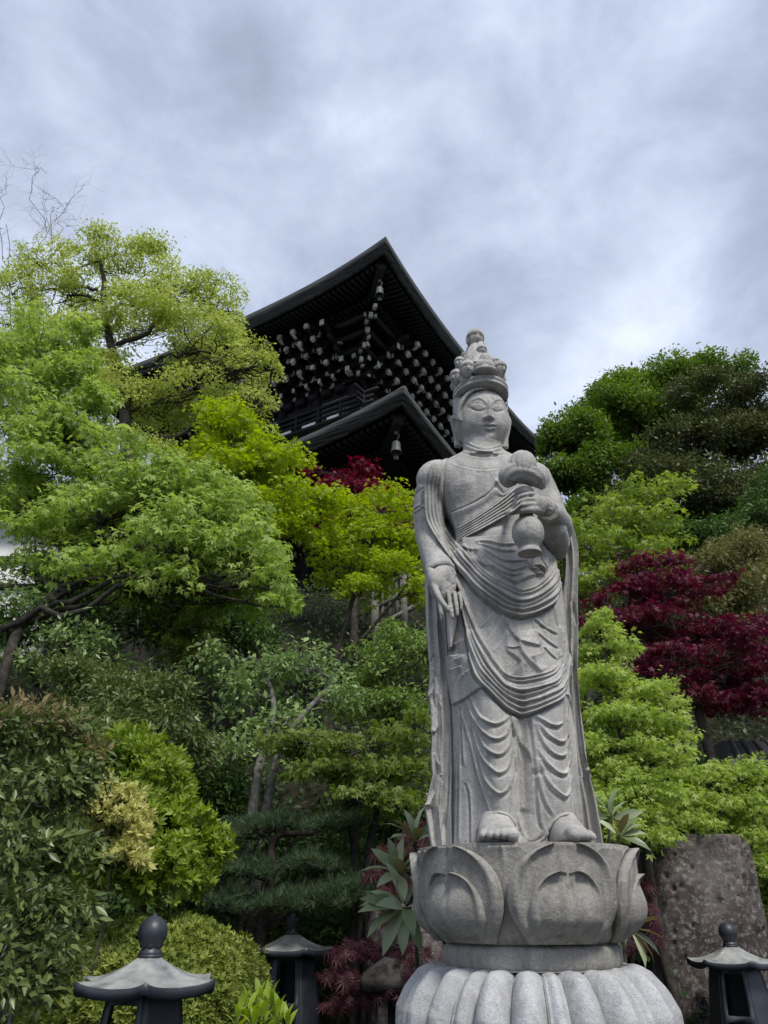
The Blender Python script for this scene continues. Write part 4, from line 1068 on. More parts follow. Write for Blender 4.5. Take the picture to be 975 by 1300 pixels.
# ---------------------------------------------------------------- plants
def leaf_mat(name, lo, hi, trans=.35, tcol=None, rough=.5, spec=.35, back=None):
    t = NT(name)
    at_ = t.n('ShaderNodeAttribute', attribute_name='rnd')
    c = t.mix(at_.outputs['Fac'], lo, hi)
    if back is not None:
        g = t.n('ShaderNodeNewGeometry'); c = t.mix(g.outputs['Backfacing'], c, back)
    p = t.n('ShaderNodeBsdfPrincipled'); t.l(c, p.inputs['Base Color']); p.inputs['Roughness'].default_value = rough; p.inputs['Specular IOR Level'].default_value = spec
    if trans > 0:
        tr = t.n('ShaderNodeBsdfTranslucent')
        hs = t.n('ShaderNodeHueSaturation'); hs.inputs['Saturation'].default_value = 1.15; hs.inputs['Value'].default_value = 1.35; t.l(c, hs.inputs['Color']); t.l(hs.outputs[0], tr.inputs['Color'])
        mx_ = t.n('ShaderNodeMixShader'); mx_.inputs[0].default_value = trans
        t.l(p.outputs[0], mx_.inputs[1]); t.l(tr.outputs[0], mx_.inputs[2]); t.l(mx_.outputs[0], t.out.inputs['Surface'])
    else: t.l(p.outputs[0], t.out.inputs['Surface'])
    return t.m

def tpl_lance(w=.2, fold=.05, droop=.10):
    V = np.array([(0, 0, 0), (.5, 0, -fold), (.45, w, fold * .6), (.45, -w, fold * .6), (1, 0, -droop)])
    return V, np.array([(0, 3, 1), (3, 4, 1), (0, 1, 2), (1, 4, 2)]), w * 1.0
def tpl_long(w=.16):
    V, x = [], [0, .22, .5, .78, 1.0]; ww = [.02, .75, 1, .7, .02]; dz = [0, .05, .05, 0, -.10]
    for a_, b_, d_ in zip(x, ww, dz): V += [(a_, w * b_, d_ + .04 * b_), (a_, 0, d_), (a_, -w * b_, d_ + .04 * b_)]
    F = []
    for i in range(4): F += [(3 * i, 3 * i + 1, 3 * i + 4, 3 * i + 3), (3 * i + 1, 3 * i + 2, 3 * i + 5, 3 * i + 4)]
    return np.array(V), np.array(F), w * 1.4
def tpl_palm(n=5, w=.15, spread=105, base=.28, droop=.22):
    V, F = [(0, 0, 0)], []
    for i, a_ in enumerate(np.linspace(-spread, spread, n)):
        L = 1 - .42 * abs(a_ / spread) ** 1.5; A = R(a_); d = np.array([math.cos(A), math.sin(A), 0]); s_ = np.array([-d[1], d[0], 0])
        m = len(V); V += [tuple(d * L * .48 - s_ * w * L), tuple(d * L + np.array([0, 0, -droop * L])), tuple(d * L * .48 + s_ * w * L)]
        F.append((0, m, m + 1, m + 2))
    return np.array(V, float) , np.array(F), n * w * .55
def tpl_rosette(n=6, w=.17, lift=.5):
    V, F = [], []
    for i in range(n):
        A = 2 * math.pi * i / n + .3 * (i % 2); el = R(25 + 40 * ((i * 7) % n) / n) * lift * 2; d = np.array([math.cos(A) * math.cos(el), math.sin(A) * math.cos(el), math.sin(el)])
        s_ = np.array([-math.sin(A), math.cos(A), 0]); m = len(V)
        V += [(0, 0, 0), tuple(d * .5 - s_ * w), tuple(d), tuple(d * .5 + s_ * w)]; F.append((m, m + 1, m + 2, m + 3))
    return np.array(V)[:, [2, 1, 0]] * np.array([1, 1, -1]), np.array(F), n * w * .5
def tpl_tuft(n=16, w=.018, cone=62):
    V, F = [], []; r_ = np.random.default_rng(3)
    for i in range(n):
        A = r_.uniform(0, 2 * np.pi); el = R(r_.uniform(8, cone)); d = np.array([math.cos(el), math.sin(el) * math.cos(A), math.sin(el) * math.sin(A)]); s_ = np.cross(d, r_.normal(size=3)); s_ /= np.linalg.norm(s_)
        m = len(V); V += [tuple(-s_ * w), tuple(s_ * w), tuple(d)]; F.append((m, m + 1, m + 2))
    return np.array(V), np.array(F), n * w * 1.0

def unit(a): return a / (np.linalg.norm(a, axis=-1, keepdims=True) + 1e-12)
def place_leaves(tpl, P, ax, nr, size):
    V, F, _ = tpl; N = len(P)
    ax = unit(ax); nr = unit(nr - (nr * ax).sum(1, keepdims=True) * ax); bt = np.cross(nr, ax)
    W = P[:, None] + size[:, None, None] * (V[None, :, 0, None] * ax[:, None] + V[None, :, 1, None] * bt[:, None] + V[None, :, 2, None] * nr[:, None])
    FF = F[None] + (np.arange(N) * len(V))[:, None, None]
    return W.reshape(-1, 3), FF.reshape(-1, F.shape[1])

def puffs_px(lst):
    """survey crowns: (px, py, Y, half width px, half height px, half depth m)"""
    out = []
    for px, py, Y, rx, ry, rd in lst:
        k = mpp(py, Y); out.append((at(px, py, Y), np.array([rx * k, rd, ry * k])))
    return out
def break_up(puffs, m, k, flat=1.0, lowcut=-.35, g=rng):
    out = []
    for c, r in puffs:
        for _ in range(m):
            d = g.normal(size=3); d /= np.linalg.norm(d)
            if d[2] < lowcut: d[2] = abs(d[2]) * .5
            q = .45 + .5 * g.random() ** .7; s_ = k * g.uniform(.65, 1.35)
            rr_ = np.array([r[0], (r[1] + r[0]) / 2, r[2] * flat + .25 * r[0] * (flat >= .9)]) * s_
            out.append((c + r * d * q, rr_))
    return out
def leaves_in(sub, tpl, size, lai, droop=.2, up=1.0, jit=.6, outw=.5, shell=.5, var=.42, g=rng, cap=160000, axo=.8, fray=.35):
    C = np.array([c for c, _ in sub]); Rr = np.array([r for _, r in sub])
    area = np.pi * Rr[:, 0] * np.maximum(Rr[:, 2], .35 * Rr[:, 0]); la = tpl[2] * size * size
    n = np.maximum(6, (lai * area / la).astype(int)); tot = n.sum()
    if tot > cap: n = np.maximum(3, (n * cap / tot).astype(int))
    idx = np.repeat(np.arange(len(sub)), n); N = len(idx)
    d = unit(g.normal(size=(N, 3))); rad = g.random(N) ** shell
    # leaves sit in sprays: snap part of them towards shared spray points
    P = C[idx] + Rr[idx] * d * rad[:, None]
    fr_ = (g.random(N) < fray) * np.minimum(np.abs(g.normal(size=N)), 1.35) * .36
    P = P + Rr[idx].max(1, keepdims=True) * unit(d + g.normal(size=(N, 3)) * .5) * fr_[:, None]
    up_ = np.array([0, 0, 1.0])
    ax = d * axo * np.array([1, 1, .5]) + g.normal(size=(N, 3)) * .55 + np.array([0, 0, -droop])
    nr = up_ * up + d * outw + g.normal(size=(N, 3)) * jit
    sz = size * np.exp(var * .9 * g.normal(size=N)).clip(.45, 1.8) * .95
    V, F = place_leaves(tpl, P, ax, nr, sz)
    pr = g.random(len(sub))
    rnd = np.repeat((.62 * g.random(N) + .38 * pr[idx]).clip(0, 1), len(tpl[0]))
    return V, F, rnd

def wander(a, b, n, amt, g=rng, sag=0.0):
    a, b = np.array(a), np.array(b); t = np.linspace(0, 1, n)[:, None]; P = a + (b - a) * t; L = np.linalg.norm(b - a)
    w_ = np.cumsum(g.normal(size=(n, 3)), 0) * amt * L / n; w_ -= w_[-1] * t
    P = P + w_ + np.array([0, 0, -sag * L]) * (4 * t * (1 - t)); return P
def limbs(trunk, r0, r1, targets, sub, twigs=4, g=rng, n=8, tw=.006, lim=400):
    """trunk polyline(s), one branch to every crown part, twigs into it"""
    parts = []
    trunks = trunk if isinstance(trunk[0], list) else [trunk]
    TP = []
    for tr in trunks:
        P = catmull(tr, 26); rad = np.linspace(r0, r1, 26); rad[:3] *= np.array([1.5, 1.2, 1.05])
        P = P + np.cumsum(g.normal(size=P.shape), 0) * r0 * .10
        parts.append(tube(P, rad, n)); TP.append(np.c_[P, rad])
    TP = np.vstack(TP); k = 0
    for c, r in targets:
        d = np.linalg.norm(TP[:, :3] - c, axis=1) + 2.0 * np.clip(TP[:, 2] - c[2] + .1 * d_(c, TP), 0, None); i = int(d.argmin())
        L = np.linalg.norm(c - TP[i, :3]); rb = min(TP[i, 3] * .7, .012 + L * .018)
        P = wander(TP[i, :3], c, 14, .35, g, -.10); parts.append(tube(P, np.linspace(rb, max(.006, rb * .35), 14), 6))
        near = [s_ for s_ in sub if np.all(np.abs(s_[0] - c) < r * 1.15)]
        for s_ in near[:twigs * 3]:
            if k > lim: break
            j = g.integers(6, 14); tip = s_[0] + s_[1] * unit(g.normal(size=3)) * .7
            Q = wander(P[j], tip, 8, .4, g); parts.append(tube(Q, np.linspace(max(tw, rb * .35), tw * .5, 8), 4, False)); k += 1
    return parts
def d_(c, TP): return np.linalg.norm(TP[:, :2] - c[:2], axis=1)

def bark_mat(name, a_, b_):
    t = NT(name); P = t.pos(); n1_ = t.noise(P, 14, 5, .65)
    t.bsdf(t.ramp(n1_, [(.38, a_), (.62, b_)]), .9, .15, n1_, .02, .6); return t.m
B_DARK = bark_mat('bark_dark', (.030, .026, .022), (.075, .066, .056))
B_GREY = bark_mat('bark_grey', (.08, .075, .068), (.22, .21, .19))
B_PINE = bark_mat('bark_pine', (.020, .017, .015), (.055, .045, .038))

def plant(name, label, cat, puffs, tpl, mat, size, lai, trunk, r0=.1, r1=.03, m=14, k=.42, flat=1.0, bark=None, group=None, twigs=6, base=None, lowcut=-.35, crown='crown', stem='trunk', fat=1.0, seed=None, **kw):
    g = np.random.default_rng(seed if seed is not None else abs(hash(label)) % 1000 if False else sum(map(ord, label)))
    pf = puffs_px(puffs) if not isinstance(puffs[0][0], np.ndarray) else puffs
    if fat != 1.0: pf = [(c, r * np.array([1, 1, fat])) for c, r in pf]
    sub = break_up(pf, m, k, flat, lowcut, g)
    tr = trunk
    b = base if base is not None else (tr[0][0] if isinstance(tr[0], list) else tr[0])
    e_ = empty(name, tuple(b), label, cat, group)
    V, F, rn = leaves_in(sub, tpl, size, lai, g=g, **kw)
    mk(crown, [(V, F)], mat, e_, smooth=False, rnd=rn)
    mk(stem, limbs(tr, r0, r1, pf, sub, twigs, g), bark or B_DARK, e_)
    return e_

def ground(x, y):
    h = np.interp(y, [-50, 6.3, 7.2, 19.0, 24, 60, 120], [0, 0, .35, 9.0, 9.2, 10.5, 13])
    return h
def gnd(px, Y, dz=-.1):
    """survey: point on the ground at distance Y in the vertical plane of column px (mid height)"""
    x = at(px, 900, Y)[0]; return np.array([x, Y, ground(x, Y) + dz])

PALM = tpl_palm(5, .19); PALM7 = tpl_palm(7, .16, 120, droop=.3); LACE = tpl_palm(7, .055, 110, droop=.45)
LANCE = tpl_lance(.20); OVAL = tpl_lance(.27); THIN = tpl_lance(.13, .04, .2); LONG = tpl_long(.15); ROS = tpl_rosette(); TUFT = tpl_tuft()

L_YG = leaf_mat('leaf_yellow_green', (.26, .32, .05), (.62, .68, .22), .44)
L_LIME = leaf_mat('leaf_lime', (.20, .30, .016), (.45, .54, .045), .48)
L_MAPLE = leaf_mat('leaf_maple', (.165, .26, .036), (.48, .60, .17), .48)
L_MAPLE2 = leaf_mat('leaf_maple_pale', (.16, .25, .036), (.37, .46, .10), .45)
L_FEATHER = leaf_mat('leaf_feathery_maple', (.20, .30, .042), (.52, .62, .17), .47)
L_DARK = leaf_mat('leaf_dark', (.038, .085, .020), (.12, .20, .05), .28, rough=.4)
L_MID = leaf_mat('leaf_mid', (.09, .16, .032), (.26, .36, .09), .34)
L_GREY = leaf_mat('leaf_greyish', (.09, .165, .045), (.36, .47, .18), .32, rough=.35)
L_RED = leaf_mat('leaf_crimson', (.085, .006, .016), (.23, .022, .045), .38)
L_MAROON = leaf_mat('leaf_maroon', (.055, .008, .018), (.165, .022, .048), .38)
L_WINE = leaf_mat('leaf_wine', (.045, .014, .020), (.135, .045, .060), .30)
L_AZ = leaf_mat('leaf_azalea', (.12, .165, .022), (.34, .38, .085), .32)
L_BRIGHT = leaf_mat('leaf_bright', (.12, .19, .018), (.29, .38, .05), .38)
L_CREAM = leaf_mat('leaf_cream', (.36, .38, .09), (.74, .70, .30), .35)
L_OLIVE = leaf_mat('leaf_olive', (.050, .085, .024), (.20, .25, .08), .28, rough=.34)
L_BRONZE = leaf_mat('leaf_bronze', (.14, .115, .045), (.30, .25, .12), .30)
L_PINE = leaf_mat('needle', (.022, .050, .022), (.09, .14, .055), .12)
L_BIG = leaf_mat('leaf_big_tree', (.055, .12, .018), (.23, .33, .055), .33)
L_BIG2 = leaf_mat('leaf_big_tree_olive', (.035, .055, .018), (.14, .15, .050), .27)
L_GOLD = leaf_mat('leaf_golden', (.11, .115, .035), (.27, .265, .105), .3)

# ---- left: tall airy tree above everything
plant('broadleaf_tree', 'tall airy yellow-green tree at the left reaching up to the temple eaves', 'tree',
      [(150, 350, 13.5, 95, 42, 1.5), (70, 385, 13.6, 70, 40, 1.4), (235, 385, 13.4, 80, 40, 1.4), (290, 400, 13.2, 25, 30, .6), (180, 430, 13.3, 120, 45, 1.6), (75, 460, 13.6, 80, 45, 1.5), (270, 450, 13.0, 75, 40, 1.2), (310, 480, 12.9, 45, 36, 1.0), (325, 520, 12.8, 30, 28, .8), (230, 510, 13.0, 85, 40, 1.2), (150, 520, 13.2, 100, 45, 1.4), (170, 590, 13.2, 90, 40, 1.2), (185, 318, 13.5, 24, 18, .5), (250, 360, 13.4, 30, 18, .6), (15, 375, 13.8, 45, 30, 1.0), (5, 425, 13.8, 40, 30, 1.0), (45, 335, 13.8, 36, 22, .8), (110, 330, 13.6, 40, 22, .8), (120, 480, 13.3, 60, 30, 1.1), (345, 470, 12.8, 18, 18, .5), (20, 470, 13.9, 40, 40, 1.0)],
      OVAL, L_YG, .060, 1.6, [gnd(175, 13.2), at(170, 640, 13.2), at(160, 520, 13.2), at(140, 420, 13.3), at(130, 340, 13.5)], .20, .04, 30, .22, .50, twigs=6, droop=.25, jit=.75, shell=.6, fray=.22)
def bare(name, label, root, tips, r0, bark, depth=4, seed=5):
    g = np.random.default_rng(seed); e_ = empty(name, tuple(root), label, 'tree'); parts = []
    def grow(a, b, r, lev):
        P = wander(a, b, 10, .35, g); parts.append(tube(P, np.linspace(r, r * .4, 10), 5, False))
        if lev == 0: return
        L = np.linalg.norm(np.array(b) - np.array(a))
        for _ in range(4):
            j = g.integers(4, 10); d = unit(unit(np.array(b) - np.array(a)) + g.normal(size=3) * .55); grow(P[j], P[j] + d * L * g.uniform(.35, .6), r * .5, lev - 1)
    mid = root + (np.mean(tips, 0) - root) * .6
    parts.append(tube(wander(root, mid, 14, .15, g), np.linspace(r0 * 2.4, r0, 14), 7))
    for t in tips: grow(mid, t, r0, depth - 1)
    mk('trunk', parts, bark, e_); return e_
bare('bare_tree', 'leafless grey tree showing fine twigs against the sky at the far left', gnd(20, 15.0), [at(8, 285, 15), at(45, 300, 15), at(65, 300, 15.2), at(-25, 300, 15), at(30, 330, 14.8)], .020, B_GREY)

# ---- left: big maple in layers, trunk leaning in from the left edge
plant('maple_tree', 'big mid-green maple at the left with drooping layers of leaves and a curved trunk', 'tree',
      [(40, 455, 9.6, 65, 30, .9), (100, 490, 9.4, 42, 34, .7), (25, 530, 9.5, 70, 34, .9), (95, 560, 9.2, 50, 22, .7), (60, 610, 9.2, 75, 26, .9), (170, 605, 9.0, 70, 28, .9), (235, 630, 8.8, 62, 30, .8), (290, 660, 8.6, 52, 32, .8), (130, 660, 8.9, 95, 28, .9), (230, 695, 8.6, 85, 30, .9), (320, 710, 8.4, 52, 34, .8), (345, 750, 8.3, 36, 26, .6), (160, 725, 8.7, 80, 24, .8), (260, 755, 8.4, 75, 26, .8), (60, 690, 9.0, 60, 24, .8), (70, 430, 9.6, 60, 20, .7), (120, 520, 9.3, 30, 30, .6), (20, 480, 9.6, 50, 40, .8), (60, 570, 9.3, 70, 30, .8), (180, 650, 8.9, 80, 30, .8), (300, 720, 8.5, 60, 30, .8), (355, 770, 8.3, 28, 20, .5), (205, 755, 8.6, 70, 24, .7), (30, 725, 8.9, 36, 14, .5), (15, 660, 9.2, 30, 24, .6)],
      PALM, L_MAPLE, .062, 1.7, [gnd(-25, 8.2), at(0, 875, 8.3), at(28, 800, 8.5), at(60, 770, 8.6), at(100, 735, 8.7), at(125, 690, 8.8), at(120, 620, 9.0), at(90, 540, 9.3)], .07, .025, 22, .34, .55, bark=B_DARK, twigs=4, droop=.55, jit=.5, up=1.0, outw=.75, fat=1.7)
# ---- lime maples around the hall
plant('maple_tree', 'glowing lime-green young maple below the left eave of the temple hall', 'tree',
      [(265, 540, 11.8, 45, 30, .8), (310, 555, 11.6, 45, 30, .8), (350, 590, 11.4, 45, 28, .8), (300, 610, 11.5, 70, 30, .9), (370, 640, 11.2, 60, 26, .8), (320, 660, 11.3, 70, 28, .9), (405, 665, 11.1, 45, 24, .7), (370, 690, 11.1, 45, 20, .7), (255, 590, 11.8, 40, 24, .8)],
      PALM, L_LIME, .052, 1.7, [gnd(320, 11.5), at(315, 720, 11.4), at(310, 640, 11.4), at(290, 560, 11.7)], .07, .02, 18, .36, .6, twigs=5, droop=.3, jit=.55, fat=1.35)
plant('maple_tree', 'slender lime-green maple with thin dark trunks beside the raised hand of the statue', 'tree',
      [(440, 655, 12.2, 36, 20, .7), (490, 650, 12.2, 45, 20, .8), (450, 685, 12.0, 50, 20, .8), (510, 690, 12.0, 40, 22, .8), (440, 720, 11.8, 45, 20, .8), (500, 730, 11.8, 48, 20, .8), (460, 755, 11.6, 42, 16, .7), (530, 755, 11.6, 28, 16, .6), (590, 710, 12.2, 50, 22, .8), (640, 740, 12.0, 45, 22, .8), (620, 670, 12.5, 40, 20, .7)],
      PALM, L_LIME, .052, 1.5, [[gnd(418, 11.6), at(425, 850, 11.6), at(445, 780, 11.7), at(470, 700, 11.9), at(480, 660, 12.1)], [gnd(415, 11.5), at(420, 860, 11.6), at(470, 800, 11.6), at(520, 740, 11.6)]], .055, .018, 18, .36, .6, twigs=5, droop=.3, jit=.55, fat=1.5)
plant('maple_tree', 'deep red maple under the lower roof of the temple hall', 'tree',
      [(450, 605, 15.2, 36, 16, .7), (420, 625, 15.0, 36, 16, .7), (470, 635, 15.0, 45, 18, .8), (500, 650, 14.8, 38, 16, .7), (410, 655, 14.8, 30, 16, .7), (440, 665, 14.8, 45, 18, .8), (395, 600, 15.1, 16, 8, .4), (495, 680, 14.8, 30, 16, .6)],
      PALM, L_RED, .06, 1.7, [gnd(450, 15.0), at(450, 720, 15.0), at(448, 660, 15.0), at(445, 610, 15.1)], .09, .02, 14, .40, .5, twigs=4, droop=.2)
# ---- left middle: evergreen undergrowth on the slope
plant('evergreen_tree', 'dark evergreen tree shading the white-walled house at the left edge', 'tree',
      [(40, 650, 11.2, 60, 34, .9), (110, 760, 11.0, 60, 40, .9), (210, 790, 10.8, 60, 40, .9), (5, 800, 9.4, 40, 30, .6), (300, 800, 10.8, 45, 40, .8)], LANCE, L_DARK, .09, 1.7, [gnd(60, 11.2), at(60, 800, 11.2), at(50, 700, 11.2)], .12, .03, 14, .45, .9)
plant('shrub', 'greyish light-leaved shrub under the curved maple trunk at the left', 'shrub',
      [(95, 815, 8.6, 50, 26, .6), (45, 780, 8.8, 45, 30, .6), (130, 835, 8.5, 30, 22, .5), (20, 840, 8.6, 40, 30, .6)], LANCE, L_GREY, .075, 1.3, [gnd(70, 8.6), at(70, 880, 8.6), at(75, 820, 8.6)], .035, .012, 12, .42, .7, stem='stems', crown='foliage')
plant('maple_tree', 'small olive-green maple tucked below the big layered maple', 'tree',
      [(235, 800, 8.9, 48, 18, .6), (215, 830, 8.8, 40, 18, .6), (255, 845, 8.7, 36, 18, .5), (225, 770, 9.0, 36, 16, .5)], PALM, leaf_mat('leaf_olive_maple', (.07, .10, .012), (.18, .22, .035), .4), .065, 1.2, [gnd(240, 8.8), at(243, 880, 8.8), at(235, 810, 8.9)], .035, .012, 12, .42, .45)
plant('shrub', 'dense dark-green rounded shrub behind the bright green bush', 'shrub',
      [(120, 890, 7.6, 55, 40, .6), (190, 890, 7.5, 55, 42, .6), (150, 940, 7.3, 70, 40, .6), (215, 950, 7.2, 45, 45, .6), (90, 860, 7.8, 40, 24, .5)], LANCE, L_OLIVE, .055, 1.9, [gnd(155, 7.5), at(155, 960, 7.5), at(150, 900, 7.6)], .05, .015, 16, .42, .9, stem='stems', crown='foliage')
plant('camellia', 'grey-green camellia with pale twisting trunks in the middle of the slope', 'shrub',
      [(350, 860, 8.2, 45, 36, .6), (400, 850, 8.2, 45, 32, .6), (430, 890, 8.1, 40, 34, .6), (360, 920, 8.0, 50, 36, .6), (310, 890, 8.3, 40, 36, .6), (280, 850, 8.6, 40, 30, .6), (300, 960, 7.8, 50, 40, .6), (400, 960, 7.8, 40, 36, .6)], OVAL, L_GREY, .065, 1.05,
      [[gnd(318, 7.6), at(325, 1020, 7.6), at(330, 960, 7.7), at(345, 900, 7.9), at(335, 850, 8.1)], [gnd(330, 7.6), at(340, 1000, 7.7), at(370, 920, 7.9), at(420, 860, 8.1)]], .06, .02, 14, .40, .8, bark=B_GREY, twigs=4)
plant('shrub', 'tall pale-leaved shrub close to the left side of the statue robe', 'shrub',
      [(480, 850, 8.8, 45, 34, .6), (510, 900, 8.4, 40, 34, .6), (470, 900, 8.5, 45, 30, .6), (530, 830, 8.8, 26, 30, .5), (500, 810, 9.0, 40, 26, .6), (590, 850, 9.2, 45, 36, .6), (640, 900, 8.8, 50, 40, .6), (690, 840, 9.4, 45, 40, .6), (620, 960, 8.4, 50, 40, .6)], LANCE, L_MID, .06, 1.4, [gnd(490, 8.6), at(490, 960, 8.6), at(490, 860, 8.8)], .04, .012, 14, .42, .8, stem='stems', crown='foliage')
plant('maple_tree', 'low spreading maple with flat olive-green tiers beside the statue at mid height', 'tree',
      [(380, 945, 7.2, 48, 13, .6), (440, 955, 7.1, 50, 14, .6), (495, 945, 7.1, 45, 14, .6), (520, 985, 6.9, 35, 16, .6), (470, 990, 6.9, 50, 14, .6), (410, 985, 7.0, 50, 14, .6), (450, 1020, 6.8, 50, 14, .6), (510, 1025, 6.7, 36, 16, .5), (530, 920, 7.2, 20, 14, .5)], PALM, leaf_mat('leaf_tier_maple', (.085, .14, .022), (.23, .29, .065), .4), .040, 1.8,
      [[gnd(455, 7.0), at(450, 1090, 7.0), at(440, 1030, 7.0), at(445, 970, 7.1)], [gnd(450, 6.9), at(470, 1060, 6.9), at(500, 1000, 6.9)]], .05, .015, 20, .38, .6, twigs=5, droop=.35, fat=1.5)
# ---- cloud-pruned pine
plant('pine_tree', 'dark pine trained into flat cloud pads above the middle lantern', 'tree',
      [(290, 1062, 6.9, 42, 14, .35), (345, 1048, 6.9, 48, 13, .35), (420, 1050, 6.8, 46, 14, .35), (300, 1110, 6.8, 52, 18, .4), (400, 1100, 6.7, 40, 16, .4), (375, 1150, 6.6, 52, 18, .4), (440, 1140, 6.6, 40, 24, .4), (300, 1150, 6.7, 50, 20, .4), (250, 1120, 6.8, 36, 24, .4)],
      TUFT, L_PINE, .06, 3.2, [gnd(338, 6.75), at(338, 1140, 6.75), at(345, 1090, 6.75), at(350, 1062, 6.8), at(400, 1055, 6.8)], .05, .02, 30, .30, .8, bark=B_PINE, twigs=2, droop=-.9, axo=.35, jit=.3)
# ---- near left
plant('shrub', 'leggy olive shrub with bronze young leaves filling the left edge', 'shrub',
      [(30, 940, 4.3, 55, 36, .35), (90, 930, 4.4, 34, 26, .3), (40, 1010, 4.2, 60, 45, .35), (100, 1000, 4.3, 36, 36, .3), (30, 1090, 4.1, 60, 45, .35), (85, 1080, 4.2, 40, 40, .3), (40, 1180, 4.0, 55, 50, .35), (80, 1150, 4.1, 36, 36, .3), (25, 1255, 3.95, 50, 36, .3), (70, 1225, 4.0, 34, 30, .25)], LANCE, L_OLIVE, .050, 1.7,
      [[gnd(15, 4.1, 0), at(15, 1240, 4.1), at(25, 1100, 4.2), at(40, 960, 4.3)], [gnd(30, 4.1, 0), at(40, 1220, 4.1), at(75, 1100, 4.2), at(90, 960, 4.3)]], .012, .005, 13, .42, .9, bark=B_GREY, stem='stems', crown='foliage', jit=1.0, up=.5)
e_ = [o for o in SC.objects if o.get('label', '').startswith('leggy olive')][0]
_sub = break_up(puffs_px([(50, 905, 4.3, 55, 14, .3), (95, 930, 4.35, 30, 22, .25), (20, 920, 4.2, 40, 14, .3), (120, 960, 4.35, 16, 20, .2)]), 12, .35)
V, F, rn = leaves_in(_sub, LANCE, .045, .9, droop=-.3, jit=.9); mk('young_leaves', [(V, F)], L_BRONZE, e_, smooth=False, rnd=rn)
plant('azalea_bush', 'bright fresh-green rounded bush behind the cream-leaved pieris', 'shrub',
      [(150, 965, 5.9, 50, 32, .45), (195, 985, 5.8, 42, 36, .45), (160, 1030, 5.6, 60, 40, .5), (215, 1040, 5.6, 34, 44, .45), (150, 1100, 5.5, 60, 45, .5), (215, 1110, 5.5, 50, 50, .5), (255, 1080, 5.6, 30, 40, .4)], ROS, L_BRIGHT, .05, 2.0, [gnd(180, 5.6, 0), at(180, 1160, 5.6), at(180, 1040, 5.7)], .03, .012, 26, .36, .9, stem='stems', crown='foliage', axo=1.0, droop=-.6, up=.2)
plant('pieris', 'pieris with cream-yellow young shoots between the olive shrub and the bright bush', 'shrub',
      [(140, 1010, 4.9, 36, 18, .2), (165, 1040, 4.85, 24, 18, .2), (160, 1080, 4.85, 26, 16, .2), (120, 1030, 4.9, 22, 18, .2), (172, 1060, 4.85, 16, 20, .15), (110, 1060, 4.95, 16, 16, .15), (178, 1095, 4.85, 14, 14, .15), (120, 1000, 4.95, 20, 12, .15)], ROS, L_CREAM, .040, 1.6, [gnd(135, 4.9, 0), at(135, 1160, 4.9), at(140, 1060, 4.9)], .009, .005, 26, .26, .9, stem='stems', crown='foliage', axo=1.0, droop=-.2, up=.3)
# clipped dome of azalea: leaves on the surface of a mound
def dome_bush(name, label, c, r, mat, n, size, tpl=ROS, seed=4):
    g = np.random.default_rng(seed); e_ = empty(name, (c[0], c[1], 0.0), label, 'shrub')
    d = unit(g.normal(size=(n, 3))); d[:, 2] = np.abs(d[:, 2]) * 1.0 - .12; d = unit(d)
    lump = 1 + .042 * np.sin(d[:, 0] * 9 + 1) * np.sin(d[:, 1] * 8) + .02 * np.sin(d[:, 2] * 17 + d[:, 0] * 13) + .022 * g.normal(size=n)
    P = np.array(c) + d * np.array(r) * (lump - .05 * g.random(n) ** 3)[:, None]
    st = g.random(n) < .05; P[st] += unit(d[st] + g.normal(size=(st.sum(), 3)) * .3) * (.05 * g.random(st.sum()))[:, None]
    nn = unit(d / np.array(r)); V, F = place_leaves(tpl, P, nn + g.normal(size=(n, 3)) * .35, g.normal(size=(n, 3)), size * g.uniform(.7, 1.3, n))
    mk('foliage', [(V, F)], mat, e_, smooth=False, rnd=np.repeat(g.random(n), len(tpl[0])))
    core = ball(c, np.array(r) * .90, 20, 30); stems = [core]
    for _ in range(10):
        a_ = g.uniform(0, 6.28); stems.append(tube(wander((c[0], c[1], -.05), np.array(c) + np.array([math.cos(a_) * r[0], math.sin(a_) * r[1], 0]) * .7, 8, .2, g), .015, 5))
    mk('inner_twigs', stems, bark_mat('azalea_twigs', (.02, .026, .010), (.03, .035, .016)), e_); return e_
hc = at(190, 1300, 5.4); kx = mpp(1300, 5.4)
dome_bush('clipped_azalea', 'clipped dome-shaped azalea behind the large front lantern', (hc[0], 5.4, hc[2]), (152 * kx, .62, at(190, 1168, 5.4)[2] - hc[2]), L_AZ, 15000, .034)
# seedling in front of the lanterns
def shoots(name, label, base, tops, mat, L, n=9, seed=2):
    g = np.random.default_rng(seed); e_ = empty(name, tuple(base), label, 'plant'); st, P, A, N_ = [], [], [], []
    for t in tops:
        Q = wander(base, t, 10, .15, g); st.append(tube(Q, np.linspace(.005, .003, 10), 5))
        for i in range(n):
            q = Q[-1] + (Q[-2] - Q[-1]) * (i / n) * 2.0; a_ = i * 2.4; el = R(75 - 55 * i / n)
            P.append(q); A.append([math.cos(a_) * math.cos(el), math.sin(a_) * math.cos(el), math.sin(el)]); N_.append([0, 0, 1])
    V, F = place_leaves(LONG, np.array(P), np.array(A), np.array(N_) + g.normal(size=(len(P), 3)) * .2, L * g.uniform(.8, 1.2, len(P)))
    mk('leaves', [(V, F)], mat, e_, rnd=np.repeat(g.random(len(P)), len(LONG[0]))); mk('stems', st, B_DARK, e_); return e_
sb = at(335, 1330, 3.4); sb[2] -= .25
shoots('seedling', 'small bright-green leafy plant in front of the middle lantern at the bottom edge', sb, [at(312, 1275, 3.4), at(330, 1268, 3.45), at(345, 1272, 3.4), at(355, 1285, 3.35), at(300, 1290, 3.35), at(335, 1290, 3.3), at(365, 1298, 3.4), at(322, 1300, 3.3)], leaf_mat('leaf_seedling', (.18, .28, .02), (.36, .46, .06), .45), .075)
